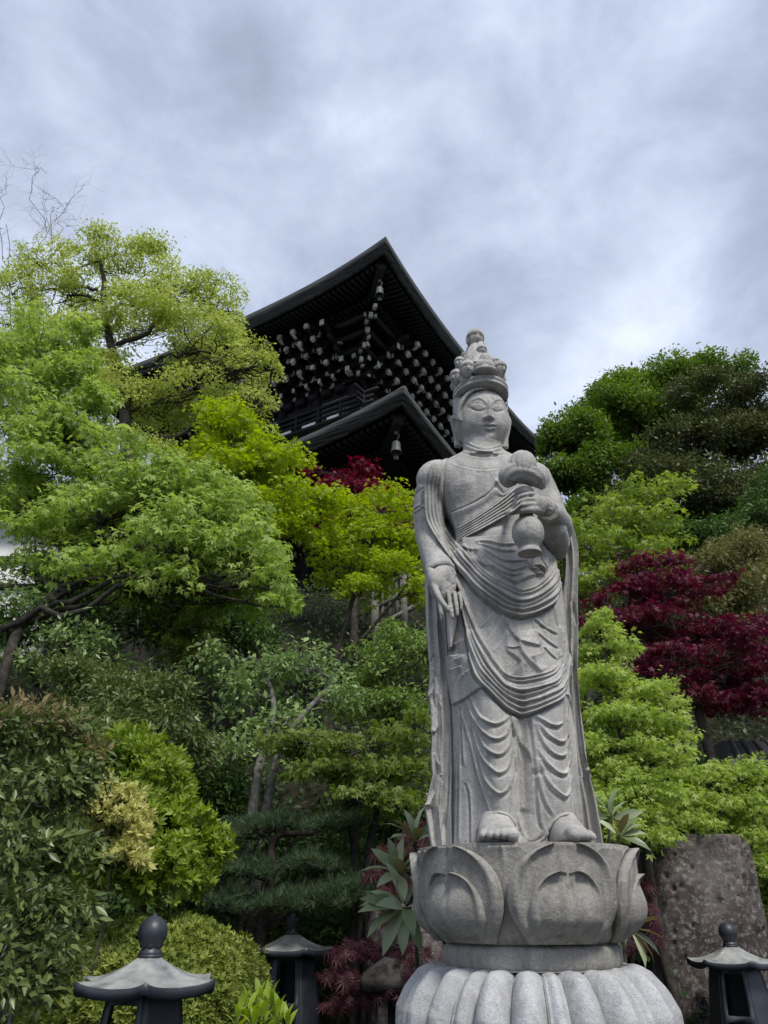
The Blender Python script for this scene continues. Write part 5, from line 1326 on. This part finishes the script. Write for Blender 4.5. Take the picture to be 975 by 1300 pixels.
# ---- red lace-leaf maples round the pedestal
def lace(label, puffs, tr, seed):
    return plant('laceleaf_maple', label, 'shrub', puffs, LACE, L_WINE, .052, 1.8, tr, .03, .010, 14, .40, .55, twigs=3, droop=1.0, outw=.9, up=.6, seed=seed, group='red laceleaf maples')
lace('wine-red laceleaf maple cascading beside the middle lantern', [(450, 1210, 6.2, 36, 16, .3), (490, 1215, 6.2, 34, 18, .3), (440, 1245, 6.1, 32, 18, .3), (480, 1250, 6.1, 40, 16, .3), (510, 1235, 6.1, 26, 16, .3), (435, 1275, 6.0, 24, 14, .25), (465, 1272, 6.0, 24, 14, .25), (528, 1215, 5.6, 24, 16, .2), (530, 1240, 5.5, 22, 14, .2), (505, 1262, 5.6, 26, 12, .2)], [gnd(465, 6.2), at(465, 1290, 6.2), at(468, 1230, 6.2)], 11)
lace('wine-red laceleaf maple peeking out above the leaves left of the lotus', [(500, 1090, 6.0, 28, 16, .25), (530, 1060, 6.0, 20, 20, .25), (480, 1110, 6.0, 20, 14, .2), (540, 1090, 6.0, 20, 22, .25), (515, 1130, 5.9, 30, 20, .25), (500, 1165, 5.9, 24, 20, .25)], [gnd(520, 6.0), at(520, 1200, 6.0), at(520, 1110, 6.0)], 12)
lace('wine-red laceleaf maple between the lotus and the standing stone', [(805, 1160, 6.4, 24, 22, .25), (800, 1200, 6.3, 28, 22, .25), (820, 1130, 6.5, 16, 16, .2), (790, 1235, 6.2, 28, 16, .25), (825, 1190, 6.4, 16, 26, .2)], [gnd(805, 6.4), at(805, 1270, 6.4), at(805, 1180, 6.4)], 13)
# ---- rhododendrons with large leathery leaves
L_RHO = leaf_mat('leaf_rhododendron', (.12, .17, .07), (.40, .45, .28), .2, rough=.32, back=(.24, .19, .075))
def rhodo(label, stems, whorls, seed):
    g = np.random.default_rng(seed); b = stems[0][0]; e_ = empty('rhododendron', tuple(b), label, 'shrub', 'rhododendrons beside the pedestal')
    mk('stems', [tube(catmull(s_, 16), np.linspace(.012, .006, 16), 7) for s_ in stems], B_DARK, e_)
    P, A, N_, S_ = [], [], [], []
    for c, dirs, L in whorls:
        for (dx, dz, dy) in dirs:
            a_ = unit(np.array([dx, dy, dz], float)); P.append(c + a_ * .012); A.append(a_)
            n_ = np.array([0, -.55, 1.0]) + g.normal(size=3) * .35; N_.append(n_); S_.append(L * g.uniform(.85, 1.15))
    V, F = place_leaves(tpl_long(.155), np.array(P), np.array(A), np.array(N_), np.array(S_))
    mk('leaves', [(V, F)], L_RHO, e_, rnd=np.repeat(g.random(len(P)), 15)); return e_
def fan(n, g, lo=-1.0, hi=1.0, fy=-.4):
    return [(math.cos(a_) , math.sin(a_) * .9 + .1, g.uniform(fy, .5)) for a_ in np.linspace(lo, hi, n) + g.normal(size=n) * .12]
g_ = np.random.default_rng(21)
w1 = at(513, 1152, 4.35); w2 = at(508, 1110, 4.4); w3 = at(528, 1068, 4.4); rb_ = at(530, 1290, 4.4); rb_[2] = 0
rhodo('rhododendron with long leathery leaves fanning out left of the stone lotus', [[rb_, at(530, 1220, 4.4), at(520, 1180, 4.37), w1], [at(524, 1190, 4.38), at(515, 1140, 4.4), w2], [at(524, 1150, 4.4), at(527, 1100, 4.42), w3]],
      [(w1, [(-1, .22, -.2), (-1, -.02, -.3), (-.9, .45, 0), (-.75, -.45, -.3), (-.42, -.75, -.3), (-.05, -.9, -.4), (.35, -.8, -.3), (.75, -.6, -.2), (-.6, .1, -.9), (.2, -.5, -.9), (-.3, .8, 0), (.5, .6, .2), (.8, .0, .2), (-1, .10, .3)], .205),
       (w2, [(-.8, .7, 0), (-.35, 1, -.2), (.05, 1, -.3), (.4, .9, -.1), (-.95, .15, -.3), (-.1, .4, -.9), (.6, .3, -.4), (-.5, -.2, -.7), (.7, .7, .3), (.1, -.6, -.7)], .185),
       (w3, [(-.8, .5, 0), (-.3, .9, 0), (.2, .9, -.2), (-.6, .1, -.6), (-.9, .9, .2), (.1, .3, -.8), (.6, .5, 0), (.8, .2, .3)], .165)], 22)
w4 = at(786, 1062, 4.5); w5 = at(800, 1180, 4.5); w6 = at(775, 1040, 4.6); rb2 = at(790, 1290, 4.5); rb2[2] = 0
rhodo('rhododendron showing a few leaves right of the statue and lotus', [[rb2, at(795, 1240, 4.5), at(798, 1200, 4.5), w5], [at(797, 1210, 4.5), at(775, 1150, 4.55), at(770, 1100, 4.55), w6], [at(772, 1110, 4.55), at(780, 1080, 4.5), w4]],
      [(w4, [(.9, .5, -.2), (1, .15, -.1), (.2, .6, -.5), (-.2, .8, 0), (.7, -.3, -.3), (-.6, .5, 0), (1, .8, .2)], .15), (w5, [(.9, .35, 0), (.6, -.8, -.2), (.8, -.6, 0), (.3, -.9, -.2), (1, -.2, -.2), (.5, .7, .1), (-.4, -.6, .2)], .17), (w6, [(-.5, .8, 0), (.2, .9, -.2), (.7, .7, 0), (-.8, .3, 0), (.9, .2, -.3)], .15)], 23)

# ---- right side
plant('broadleaf_tree', 'large rounded fresh-green tree on the skyline right of the statue', 'tree',
      [(832, 492, 20.5, 70, 26, 1.6), (770, 520, 20.3, 55, 34, 1.4), (730, 560, 20.0, 46, 34, 1.2), (720, 610, 19.8, 50, 30, 1.2), (780, 600, 20.0, 60, 40, 1.4), (830, 540, 20.3, 60, 45, 1.5), (760, 660, 19.6, 60, 36, 1.3), (700, 565, 20.0, 18, 22, .8), (895, 482, 20.7, 55, 20, 1.3)], OVAL, L_BIG, .10, 2.3, [gnd(800, 20.3), at(800, 720, 20.3), at(800, 600, 20.3), at(810, 520, 20.4)], .28, .06, 34, .30, 1.0, droop=.15, fray=.10)
plant('broadleaf_tree', 'dark olive broadleaf tree with glints of sky in its crown at the right edge', 'tree',
      [(900, 510, 18.5, 60, 36, 1.4), (950, 512, 18.6, 45, 32, 1.3), (870, 560, 18.3, 50, 32, 1.2), (940, 560, 18.4, 55, 32, 1.3), (890, 610, 18.2, 55, 30, 1.2), (960, 620, 18.2, 50, 30, 1.2), (860, 650, 18.0, 45, 26, 1.1), (925, 660, 18.0, 55, 26, 1.1), (985, 550, 18.5, 30, 40, 1.0), (830, 600, 18.6, 50, 34, 1.2), (900, 570, 19.2, 70, 60, 1.4), (800, 650, 18.4, 50, 34, 1.2), (960, 560, 19.2, 50, 70, 1.4), (860, 690, 18.4, 70, 30, 1.3), (950, 690, 18.4, 60, 30, 1.3), (745, 690, 18.4, 60, 30, 1.3), (900, 640, 17.6, 90, 50, .9), (830, 620, 18.0, 50, 50, .9)], OVAL, L_BIG2, .09, 1.9, [gnd(910, 18.4), at(910, 720, 18.4), at(905, 600, 18.4), at(915, 520, 18.5)], .20, .05, 26, .30, .85, droop=.15, fray=.10)
plant('evergreen_tree', 'black-green evergreen in the shade under the olive tree at the right edge', 'tree',
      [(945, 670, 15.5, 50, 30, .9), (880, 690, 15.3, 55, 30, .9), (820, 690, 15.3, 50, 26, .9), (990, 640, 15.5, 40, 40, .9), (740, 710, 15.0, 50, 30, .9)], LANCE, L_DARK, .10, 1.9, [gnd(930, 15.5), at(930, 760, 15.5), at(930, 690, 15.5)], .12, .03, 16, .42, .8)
plant('maple_tree', 'fresh-green airy maple rising right of the vase', 'tree',
      [(800, 640, 11.2, 45, 18, .7), (850, 628, 11.2, 34, 14, .6), (770, 665, 11.0, 40, 20, .7), (830, 672, 11.0, 50, 18, .7), (750, 700, 10.8, 36, 22, .7), (800, 705, 10.8, 50, 20, .7), (760, 745, 10.6, 40, 22, .7), (725, 690, 10.8, 18, 30, .5), (830, 720, 10.7, 36, 14, .6), (735, 760, 10.5, 26, 24, .5), (690, 720, 10.9, 40, 24, .6), (700, 780, 10.6, 45, 24, .6)],
      PALM, L_MAPLE2, .055, 1.5, [[gnd(745, 10.8), at(748, 800, 10.8), at(755, 740, 10.8), at(790, 670, 11.0), at(820, 640, 11.1)], [gnd(770, 10.7), at(768, 760, 10.7), at(775, 700, 10.8)]], .06, .018, 18, .36, .6, bark=B_GREY, twigs=5, droop=.3, fat=1.4)
plant('shrub', 'golden-brown bushy tree at the right edge above the crimson maple', 'tree',
      [(945, 705, 12.8, 45, 30, .8), (900, 720, 12.7, 34, 26, .7), (960, 760, 12.6, 45, 36, .8), (910, 770, 12.5, 40, 30, .7), (950, 810, 12.4, 45, 26, .7)], LANCE, L_GOLD, .075, 1.6, [gnd(940, 12.6), at(940, 840, 12.6), at(940, 760, 12.6)], .07, .02, 18, .36, .9)
plant('maple_tree', 'crimson Japanese maple spreading in wide dark-red tiers right of the statue', 'tree',
      [(830, 725, 9.8, 45, 13, .6), (790, 760, 9.6, 50, 15, .7), (860, 755, 9.7, 55, 14, .7), (910, 745, 9.8, 30, 8, .5), (770, 795, 9.4, 40, 17, .6), (840, 795, 9.5, 60, 18, .7), (905, 815, 9.5, 60, 18, .7), (950, 840, 9.5, 50, 18, .7), (850, 835, 9.3, 50, 18, .7), (920, 865, 9.3, 60, 20, .7), (880, 895, 9.2, 45, 20, .6), (950, 895, 9.5, 50, 16, .6), (965, 800, 9.7, 36, 14, .5), (820, 860, 9.2, 34, 16, .5)],
      PALM, L_MAROON, .043, 1.7, [gnd(905, 9.4), at(900, 940, 9.4), at(880, 860, 9.4), at(860, 800, 9.5), at(840, 750, 9.7)], .08, .02, 24, .32, .55, twigs=5, droop=.4, fat=1.4)
plant('maple_tree', 'pale green maple in feathery layers against the right side of the statue robe', 'tree',
      [(770, 830, 7.4, 36, 13, .5), (760, 870, 7.2, 45, 15, .5), (820, 890, 7.2, 50, 14, .55), (780, 915, 7.0, 55, 16, .55), (840, 930, 7.1, 45, 15, .5), (770, 955, 6.9, 50, 15, .5), (830, 965, 6.9, 45, 14, .5), (790, 990, 6.8, 50, 16, .5), (760, 1020, 6.7, 40, 18, .5), (760, 800, 7.4, 20, 12, .4), (820, 1015, 6.7, 50, 16, .5), (800, 1055, 6.6, 50, 18, .5)],
      PALM, L_FEATHER, .034, 1.9, [[gnd(805, 7.0), at(805, 1060, 7.0), at(795, 970, 7.0), at(785, 890, 7.1), at(770, 830, 7.3)], [gnd(810, 6.9), at(815, 1040, 6.9), at(835, 950, 7.0)]], .05, .014, 24, .38, .62, twigs=5, droop=.45, fat=1.8)
plant('maple_tree', 'pale green maple spreading behind and above the standing stone', 'tree',
      [(890, 995, 7.9, 45, 15, .55), (945, 990, 7.9, 45, 15, .55), (850, 1020, 7.8, 40, 15, .5), (910, 1030, 7.8, 50, 16, .55), (965, 1030, 7.8, 40, 18, .5), (870, 1055, 7.7, 45, 16, .5), (950, 1070, 7.7, 45, 18, .5), (960, 1110, 7.7, 30, 24, .5), (835, 1080, 7.6, 22, 26, .4), (985, 1150, 7.7, 24, 30, .4)],
      PALM, L_FEATHER, .034, 1.9, [[gnd(890, 7.9), at(890, 1110, 7.9), at(905, 1050, 7.9), at(925, 1000, 7.9)], [gnd(900, 7.9), at(930, 1090, 7.9), at(960, 1030, 7.9)]], .045, .014, 22, .38, .62, twigs=5, droop=.45, fat=1.7)
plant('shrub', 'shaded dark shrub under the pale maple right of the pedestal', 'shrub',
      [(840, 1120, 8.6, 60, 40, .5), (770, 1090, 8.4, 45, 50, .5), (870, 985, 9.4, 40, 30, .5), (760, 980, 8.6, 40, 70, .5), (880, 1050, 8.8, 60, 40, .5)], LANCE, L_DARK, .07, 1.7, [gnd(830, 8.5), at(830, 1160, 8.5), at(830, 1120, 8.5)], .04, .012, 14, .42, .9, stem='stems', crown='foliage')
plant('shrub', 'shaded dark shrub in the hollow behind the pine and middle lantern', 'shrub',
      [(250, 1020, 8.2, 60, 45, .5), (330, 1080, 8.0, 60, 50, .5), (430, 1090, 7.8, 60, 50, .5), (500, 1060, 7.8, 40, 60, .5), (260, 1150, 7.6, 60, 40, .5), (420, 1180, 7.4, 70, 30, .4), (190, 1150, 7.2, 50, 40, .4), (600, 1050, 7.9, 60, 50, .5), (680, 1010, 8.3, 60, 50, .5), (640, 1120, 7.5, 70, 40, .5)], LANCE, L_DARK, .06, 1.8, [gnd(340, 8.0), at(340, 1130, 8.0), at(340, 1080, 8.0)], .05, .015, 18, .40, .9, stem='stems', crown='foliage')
# far wooded slope behind the right-hand trees: reads as one mass
gf = np.random.default_rng(31); nf = 26000
fx = gf.uniform(6, 26, nf); fy = gf.uniform(22, 38, nf); ok = fx > 6.5 + (fy - 22) * .25
fx, fy = fx[ok], fy[ok]
fz = 9.2 + (fy - 24) * .036 + 9.0 * np.clip((fy - 22) / 16, 0, 1) * np.clip((fx - 7 - (fy - 22) * .25) / 5, 0, 1) + gf.random(len(fx)) * 2.6
V, F = place_leaves(OVAL, np.stack([fx, fy, fz], 1), gf.normal(size=(len(fx), 3)) + np.array([0, -.5, -.1]), gf.normal(size=(len(fx), 3)) * .6 + np.array([0, -.6, 1]), .34 * gf.uniform(.6, 1.5, len(fx)))
tag(mk('far_wood', [(V, F)], L_DARK, smooth=False, rnd=np.repeat(gf.random(len(fx)), 5)), kind='stuff')

# ---------------------------------------------------------------- ground
def soil_mat():
    t = NT('soil'); P = t.pos(); n_ = t.noise(P, 2.5, 6, .65)
    c = t.ramp(n_, [(.35, (.016, .020, .010)), (.55, (.035, .032, .022)), (.7, (.05, .055, .025))]); t.bsdf(c, .95, .1, t.noise(P, 18, 6, .7), .06, .9); return t.m
xs = np.linspace(-60, 60, 121); ys = np.concatenate([np.linspace(-40, 5, 30), np.linspace(5.3, 30, 100), np.linspace(32, 160, 50)])
X, Y_ = np.meshgrid(xs, ys); gg = np.random.default_rng(9)
Zg = np.interp(Y_, [-50, 6.3, 7.2, 19.0, 24, 60, 120, 160], [0, 0, .35, 9.0, 9.2, 10.5, 13, 14]) + .10 * np.sin(X * 1.3 + Y_ * .7) * (Y_ > 6.5) * np.clip((Y_ - 6.5) / 3, 0, 1)
Zg += 9.0 * np.clip((Y_ - 22) / 16, 0, 1) * np.clip((X - 7 - (Y_ - 22) * .25) / 5, 0, 1) + 4.0 * np.clip((Y_ - 16) / 10, 0, 1) * np.clip((-X - 6) / 5, 0, 1)
tag(mk('ground', [(np.stack([X, Y_, Zg], -1).reshape(-1, 3), grid_faces(len(ys), len(xs), False))], soil_mat()), kind='structure')
# ground cover on the slope
gg = np.random.default_rng(10); n = 70000
gx = gg.uniform(-11, 12, n); gy = 6.4 + 12.6 * gg.random(n) ** 1.2
gz = np.interp(gy, [6.3, 7.2, 19.0], [0, .35, 9.0]) + gg.random(n) * .5 * (1 + .6 * np.sin(gx * 2) * np.sin(gy * 2.3))
V, F = place_leaves(OVAL, np.stack([gx, gy, gz], 1), gg.normal(size=(n, 3)) + np.array([0, -.5, -.1]), gg.normal(size=(n, 3)) * .5 + np.array([0, -.4, 1]), .085 * gg.uniform(.6, 1.5, n))
tag(mk('ground_cover', [(V, F)], leaf_mat('leaf_ground_cover', (.02, .042, .014), (.07, .11, .035), .22), smooth=False, rnd=np.repeat(gg.random(n), 5)), kind='stuff')

# ---------------------------------------------------------------- garden lanterns
def bronze():
    t = NT('lantern_bronze'); P = t.pos(); n_ = t.noise(P, 22, 5, .6); n2_ = t.noise(P, 3.5, 5, .6)
    c = t.ramp(n2_, [(.36, (.012, .0145, .021)), (.64, (.036, .041, .052))])
    t.bsdf(c, t.math('ADD', .34, t.math('MULTIPLY', n_, .22)), .55, n_, .003, .3); return t.m
def patina():
    t = NT('lantern_roof_patina'); P = t.pos(); n_ = t.noise(P, 9, 6, .65)
    c = t.ramp(n_, [(.30, (.11, .12, .125)), (.48, (.27, .275, .265)), (.72, (.42, .415, .385))]); t.bsdf(c, .42, .5, n_, .003, .3); return t.m
M_BRZ, M_PAT = bronze(), patina()
def lantern():
    """six-sided lantern 1.57 m tall, local coordinates"""
    e_ = empty('garden_lantern', (0, 0, 0), '', 'lantern', 'dark metal garden lanterns')
    Zt = 1.57; N = 96; a_ = np.linspace(0, 2 * np.pi, N, endpoint=False)
    # finial: onion jewel with lotus collar
    prof = [(0, Zt), (.004, Zt - .004), (.010, Zt - .014), (.026, Zt - .019), (.046, Zt - .032), (.062, Zt - .054), (.067, Zt - .080), (.063, Zt - .105), (.052, Zt - .126), (.040, Zt - .140), (.041, Zt - .146), (.050, Zt - .158), (.052, Zt - .164), (.050, Zt - .167), (.055, Zt - .172), (.056, Zt - .180), (0, Zt - .181)]
    fin = mk('finial', [lathe(prof[::-1], 36)], M_BRZ, e_)
    pet = []
    for i in range(8):
        A = i * math.pi / 4; pet.append(ball((.044 * math.cos(A), .044 * math.sin(A), Zt - .128), (.008, .013, .016), 8, 10, rotz(A)))
    mk('lotus_collar', pet, M_BRZ, fin, off=(0, 0, 0))
    # hexagonal roof, sides curling, drawn-out corners
    def hexr(th): q = (th + R(30)) % (math.pi / 3) - math.pi / 6; return 1 / np.cos(q) * math.cos(math.pi / 6)
    corner = lambda th: np.abs(((th + R(30)) % (math.pi / 3)) / (math.pi / 6) - 1)       # 1 at the corners, 0 mid side
    rings_t, rings_e = [], []
    for v in np.linspace(0, 1, 22):
        r_ = .054 + (.325 - .054) * v; hx = hexr(a_); bl = sstep(v, 0, .35); rad = r_ * ((1 - bl) + bl * hx) * (1 + .03 * corner(a_) ** 3 * v ** 3)
        z_ = Zt - .182 - .094 * (1 - (1 - v) ** 1.75) + .020 * corner(a_) ** 5 * v ** 3 - .007 * (1 - corner(a_)) * v ** 2 + .004 * corner(a_) ** 8 * (1 - v)
        rings_t.append(np.stack([rad * np.cos(a_), rad * np.sin(a_), z_], 1))
    last = rings_t[-1]
    roof_t = loft(np.array(rings_t)[::-1], cap=False)
    mk('roof', [roof_t], M_PAT, e_)
    dn = lambda s_, dz: np.stack([last[:, 0] * s_, last[:, 1] * s_, last[:, 2] + dz], 1)
    un = np.stack([.15 * np.cos(a_), .15 * np.sin(a_), np.full(N, Zt - .262)], 1)
    mk('roof_rim', [loft(np.array([un, dn(.965, -.043), dn(.998, -.041), dn(1.004, -.001), dn(.99, .002)]), cap=False)], M_BRZ, e_, smooth=False)
    # fire box: six tapering panels, openings on alternate sides
    zt_, zb_ = Zt - .265, .62
    hx6 = lambda r_, z_: np.array([[r_ * math.cos(R(60 * i + 30)), r_ * math.sin(R(60 * i + 30)), z_] for i in range(6)])
    prof_r = lambda z_: .156 + (.262 - .156) * ((zt_ - z_) / (zt_ - zb_)) ** .6
    for i in range(6):
        op = i % 2 == 1
        zs = [zb_, zb_ + .06, zb_ + .18, zb_ + .30, zb_ + .34, zb_ + .42, zb_ + .50, zb_ + .58, zt_ - .085, zt_ - .04, zt_]; us = [.002, .16, .5, .84, .998]
        solid = lambda r_, c_: 0 <= r_ < len(zs) - 1 and 0 <= c_ < 4 and not (op and c_ in (1, 2) and (1 <= r_ < 3 or 4 <= r_ < 8))
        V = []
        for th in (0.0, .014):
            for z_ in zs:
                A = hx6(prof_r(z_) - th, z_)
                for u in us: V.append(A[i] * (1 - u) + A[(i + 1) % 6] * u)
        W_ = len(us); NL = len(zs) * W_; F = []
        for r_ in range(len(zs) - 1):
            for c_ in range(4):
                if not solid(r_, c_): continue
                q = [r_ * W_ + c_, r_ * W_ + c_ + 1, (r_ + 1) * W_ + c_ + 1, (r_ + 1) * W_ + c_]
                F.append(q); F.append([x_ + NL for x_ in q[::-1]])
                for (dr, dc, e0, e1) in ((-1, 0, q[0], q[1]), (0, 1, q[1], q[2]), (1, 0, q[2], q[3]), (0, -1, q[3], q[0])):
                    if not solid(r_ + dr, c_ + dc): F.append([e1, e0, e0 + NL, e1 + NL])
        mk('window_frame' if op else 'side_panel', [(np.array(V), np.array(F))], M_BRZ, e_, smooth=False)
    mk('base_plate', [loft(np.array([hx6(.20, .50), hx6(.27, .53), hx6(.28, .56), hx6(.27, .60), hx6(.24, .618)]))], M_BRZ, e_, smooth=False)
    mk('post', [lathe([(.09, .06), (.085, .1), (.07, .3), (.085, .44), (.12, .499)], 24)], M_BRZ, e_)
    mk('foot', [loft(np.array([hx6(.26, -.05), hx6(.26, .03), hx6(.12, .059)]))], M_BRZ, e_, smooth=False)
    return e_
ln = lantern(); lc = []
def set_l(o, px, py_top, Y, rz, label, z=None):
    p = at(px, py_top, Y); o.location = (p[0], Y, p[2] - 1.57); o.rotation_euler = (0, 0, rz); o['label'] = label
set_l(ln, 197, 1158, 4.0, R(14), 'large dark lantern with pale six-sided roof in front of the clipped azalea')
l2 = copy_tree(ln); set_l(l2, 372.5, 1153, 6.75, R(26), 'dark lantern standing below the pine beside the red laceleaf maple')
l3 = copy_tree(ln); set_l(l3, 921, 1168, 6.75, R(2), 'dark lantern in front of the tall rough standing stone')

# ---------------------------------------------------------------- standing stone
def rough_stone():
    t = NT('rough_dark_stone'); P = t.pos()
    a1 = t.noise(P, 2.4, 6, .7); a2 = t.noise(P, 26, 5, .7); a3 = t.noise(P, 7, 6, .72)
    c = t.ramp(a1, [(.32, (.030, .025, .023)), (.48, (.085, .070, .064)), (.66, (.17, .15, .138))])
    c = t.mix(t.ramp(a2, [(.50, (0, 0, 0)), (.68, (.8, .8, .8))]), c, (.30, .285, .27))
    c = t.mix(t.ramp(a3, [(.54, (0, 0, 0)), (.66, (1, 1, 1))]), c, (.035, .030, .028))
    li = t.ramp(t.noise(P, 5.2, 3, .5), [(.70, (0, 0, 0)), (.735, (1, 1, 1))]); c = t.mix(t.math('MULTIPLY', li, t.ramp(a2, [(.40, (.2, .2, .2)), (.55, (1, 1, 1))])), c, (.40, .40, .35))
    t.bsdf(c, .92, .15, t.math('ADD', a2, t.math('MULTIPLY', t.noise(P, 70, 4, .65), .5)), .012, .8); return t.m
def stone_block(name, label, cat, rows, Y, dep, mat, seed, dents=0, amp=.02):
    g = np.random.default_rng(seed); n_, m_ = 150, 180
    L_, R_ = catmull([at(l, y, Y) for y, l, r in rows], n_), catmull([at(r, y, Y) for y, l, r in rows], n_)
    a_ = np.linspace(0, 2 * np.pi, m_, endpoint=False); rings = []
    sq = lambda v: np.sign(v) * np.abs(v) ** .55
    for i in range(n_):
        c_ = (L_[i] + R_[i]) / 2; hw = (R_[i, 0] - L_[i, 0]) / 2; t_ = i / (n_ - 1); d_p = dep * (.55 + .45 * min(1, (t_ * 6 + .05))) * min(1, hw / .25)
        rings.append(np.stack([c_[0] + hw * sq(np.cos(a_)), Y + d_p * sq(np.sin(a_)), np.full(m_, c_[2])], 1))
    rings = np.array(rings)[::-1]; V, F = loft(rings)
    # knock the surface about
    def fbm(P):
        h = 0
        for o_ in range(5):
            k = g.normal(size=(6, 3)) * 2.6 * 1.9 ** o_; h = h + np.sin(P @ k.T + g.uniform(0, 6.28, 6)).mean(1) / 1.55 ** o_
        return h
    ctr = V.mean(0); nn = unit((V - ctr) * np.array([1, 1.6, .4])); V = V + nn * (amp * fbm(V))[:, None]
    for _ in range(dents):
        u = g.integers(0, len(V)); p = V[u]; d = np.linalg.norm(V - p, axis=1); s_ = g.uniform(.012, .03); V = V - nn * (.022 * np.exp(-(d / s_) ** 2))[:, None]
    b = (L_[-1] + R_[-1]) / 2; e_ = mk(name, [(V, F)], mat, None, off=(b[0], Y, 0)); e_.location = (b[0], Y, 0)
    return tag(e_, label, cat)
M_ROUGH = rough_stone(); M_SHRINE = bark_mat('shrine_stone', (.022, .020, .018), (.085, .078, .070))
stone_block('standing_stone', 'tall rough dark standing stone with a pitted face and pale lichen spots at the right', 'stone',
            [(1058, 868, 912), (1061, 856, 925), (1066, 845, 938), (1080, 832, 946), (1110, 829, 953), (1160, 828, 963), (1220, 831, 975), (1300, 835, 988), (1420, 838, 1000)], 7.5, .26, M_ROUGH, 5, 240, .022)
stone_block('garden_rock', 'low dark rock behind the fanning rhododendron leaves', 'rock', [(1148, 478, 535), (1160, 466, 552), (1200, 462, 562), (1300, 455, 570), (1420, 450, 575)], 6.9, .3, M_ROUGH, 6, 30, .03)
# little stone box with slab roof behind the pedestal
sx0 = at(520, 1262, 5.75); k_ = mpp(1262, 5.75)
shr = empty('stone_shrine', (sx0[0], 5.75, 0), 'small dark stone shrine box half hidden by the pedestal and the red maple', 'shrine')
def bx(cx_, w_, z0, z1, y0, y1): return box(sx0[0] + cx_ - w_, sx0[0] + cx_ + w_, 5.75 + y0, 5.75 + y1, z0, z1)
zr = at(520, 1248, 5.75)[2]
V, F = loft(np.array([[(sx0[0] + sx_ * q, 5.75 + sy * q * .75, z_) for sx_, sy in ((-1, -1), (1, -1), (1, 1), (-1, 1))] for q, z_ in ((.29, zr - .03), (.30, zr), (.30, zr + .05), (.16, zr + .14))]))
mk('slab_roof', [(V, F)], M_SHRINE, shr, smooth=False)
mk('box_frame', [bx(-.17, .03, .2, zr - .03, -.16, -.10), bx(.17, .03, .2, zr - .03, -.16, -.10), bx(0, .035, .2, zr - .031, -.158, -.102), bx(0, .20, .2, zr - .032, .10, .16), bx(0, .21, -.05, .199, -.17, .17)], M_SHRINE, shr, smooth=False)

# ---------------------------------------------------------------- buildings half hidden in the trees
def tile_mat():
    t = NT('dark_roof_tile'); P = t.pos(); n_ = t.noise(P, 5, 5, .6); t.bsdf(t.ramp(n_, [(.35, (.018, .018, .020)), (.65, (.055, .052, .056))]), .6, .4, n_, .01, .4); return t.m
M_TILE = tile_mat()
hp = at(968, 968, 8.75); hx0, hz0 = hp[0] + .95, hp[2]
sh = empty('small_hall', (hx0, 9.9, ground(0, 9.9)), 'small building with a dark ridged roof under the crimson maple at the right edge', 'building')
def pyr(hw, hd, z0, z1, rw): return np.array([[(hx0 + sx_ * w_, 9.9 + sy * d_2, z_) for sx_, sy in ((-1, -1), (1, -1), (1, 1), (-1, 1))] for w_, d_2, z_ in ((hw - .05, hd - .05, z0 - .08), (hw, hd, z0), (hw * .75, hd * .62, z0 + (z1 - z0) * .32), (rw, .12, z1))])
mk('roof', [loft(pyr(1.45, 1.1, hz0 - .05, hz0 + .42, .9))], M_TILE, sh, smooth=False)
rb2_ = []
for i in range(12):
    x_ = -1.3 + i * .235; rb2_.append(tube([(hx0 + x_, 9.9 - 1.1, hz0 - .04), (hx0 + x_ * .76, 9.9 - .69, hz0 + .11), (hx0 + x_ * .62, 9.9 - .13, hz0 + .41)], .035, 6))
mk('roof_ribs', rb2_, M_TILE, sh)
mk('wall', [box(hx0 - 1.0, hx0 + 1.0, 9.25, 10.6, ground(0, 9.9) - 1, hz0 - .13)], M_WOOD, sh, smooth=False)
wp = at(20, 720, 14.5)
wh = empty('white_house', (wp[0], 15.5, ground(0, 15)), 'white-walled house glimpsed through the trees at the left edge', 'house')
mk('wall', [box(wp[0] - 3, wp[0] + .75, 14.5, 18.0, ground(0, 15) - 1.5, wp[2] + 1.15)], M_PLASTER, wh, smooth=False)
mk('roof', [loft(np.array([[(wp[0] - 1.1 + sx_ * w_, 16.2 + sy * d_2, z_) for sx_, sy in ((-1, -1), (1, -1), (1, 1), (-1, 1))] for w_, d_2, z_ in ((2.4, 2.2, wp[2] + 1.155), (2.45, 2.25, wp[2] + 1.25), (1.2, .1, wp[2] + 2.4))]))], M_TILE, wh, smooth=False)
mk('timber_band', [box(wp[0] - 3, wp[0] + .76, 14.44, 14.498, z_, z_ + .12) for z_ in (wp[2] - .5, wp[2] + .1)], M_WOOD, wh, smooth=False)
# stair with railing climbing to the hall
ra, rb3 = at(476, 800, 15.0), at(548, 775, 15.4)
rail = empty('stair_railing', tuple(ra), 'weathered grey railing with balusters beside the stair to the temple hall', 'railing')
prt = []
for k_r, h_ in enumerate((.0, .42, .82)):
    A, B = ra + np.array([0, 0, h_]), rb3 + np.array([0, 0, h_ + .25]); V = np.array([p + np.array([0, dy, dz]) for p in (A, B) for dy, dz in ((-.05, 0), (.05, 0), (.05, .09), (-.05, .09))]).reshape(2, 4, 3); prt.append(loft(V))
mk('handrail', prt, M_WOODW, rail, smooth=False)
for i in range(9):
    t_ = i / 8; p = ra * (1 - t_) + (rb3 + np.array([0, 0, .25])) * t_; big = i % 4 == 0; w_ = .075 if big else .035
    mk('post' if big else 'baluster', [box(p[0] - w_, p[0] + w_, p[1] - w_ * .8, p[1] + w_ * .8, p[2] - (.6 if big else .0), p[2] + (1.0 if big else .82))], M_WOODW, rail, smooth=False)
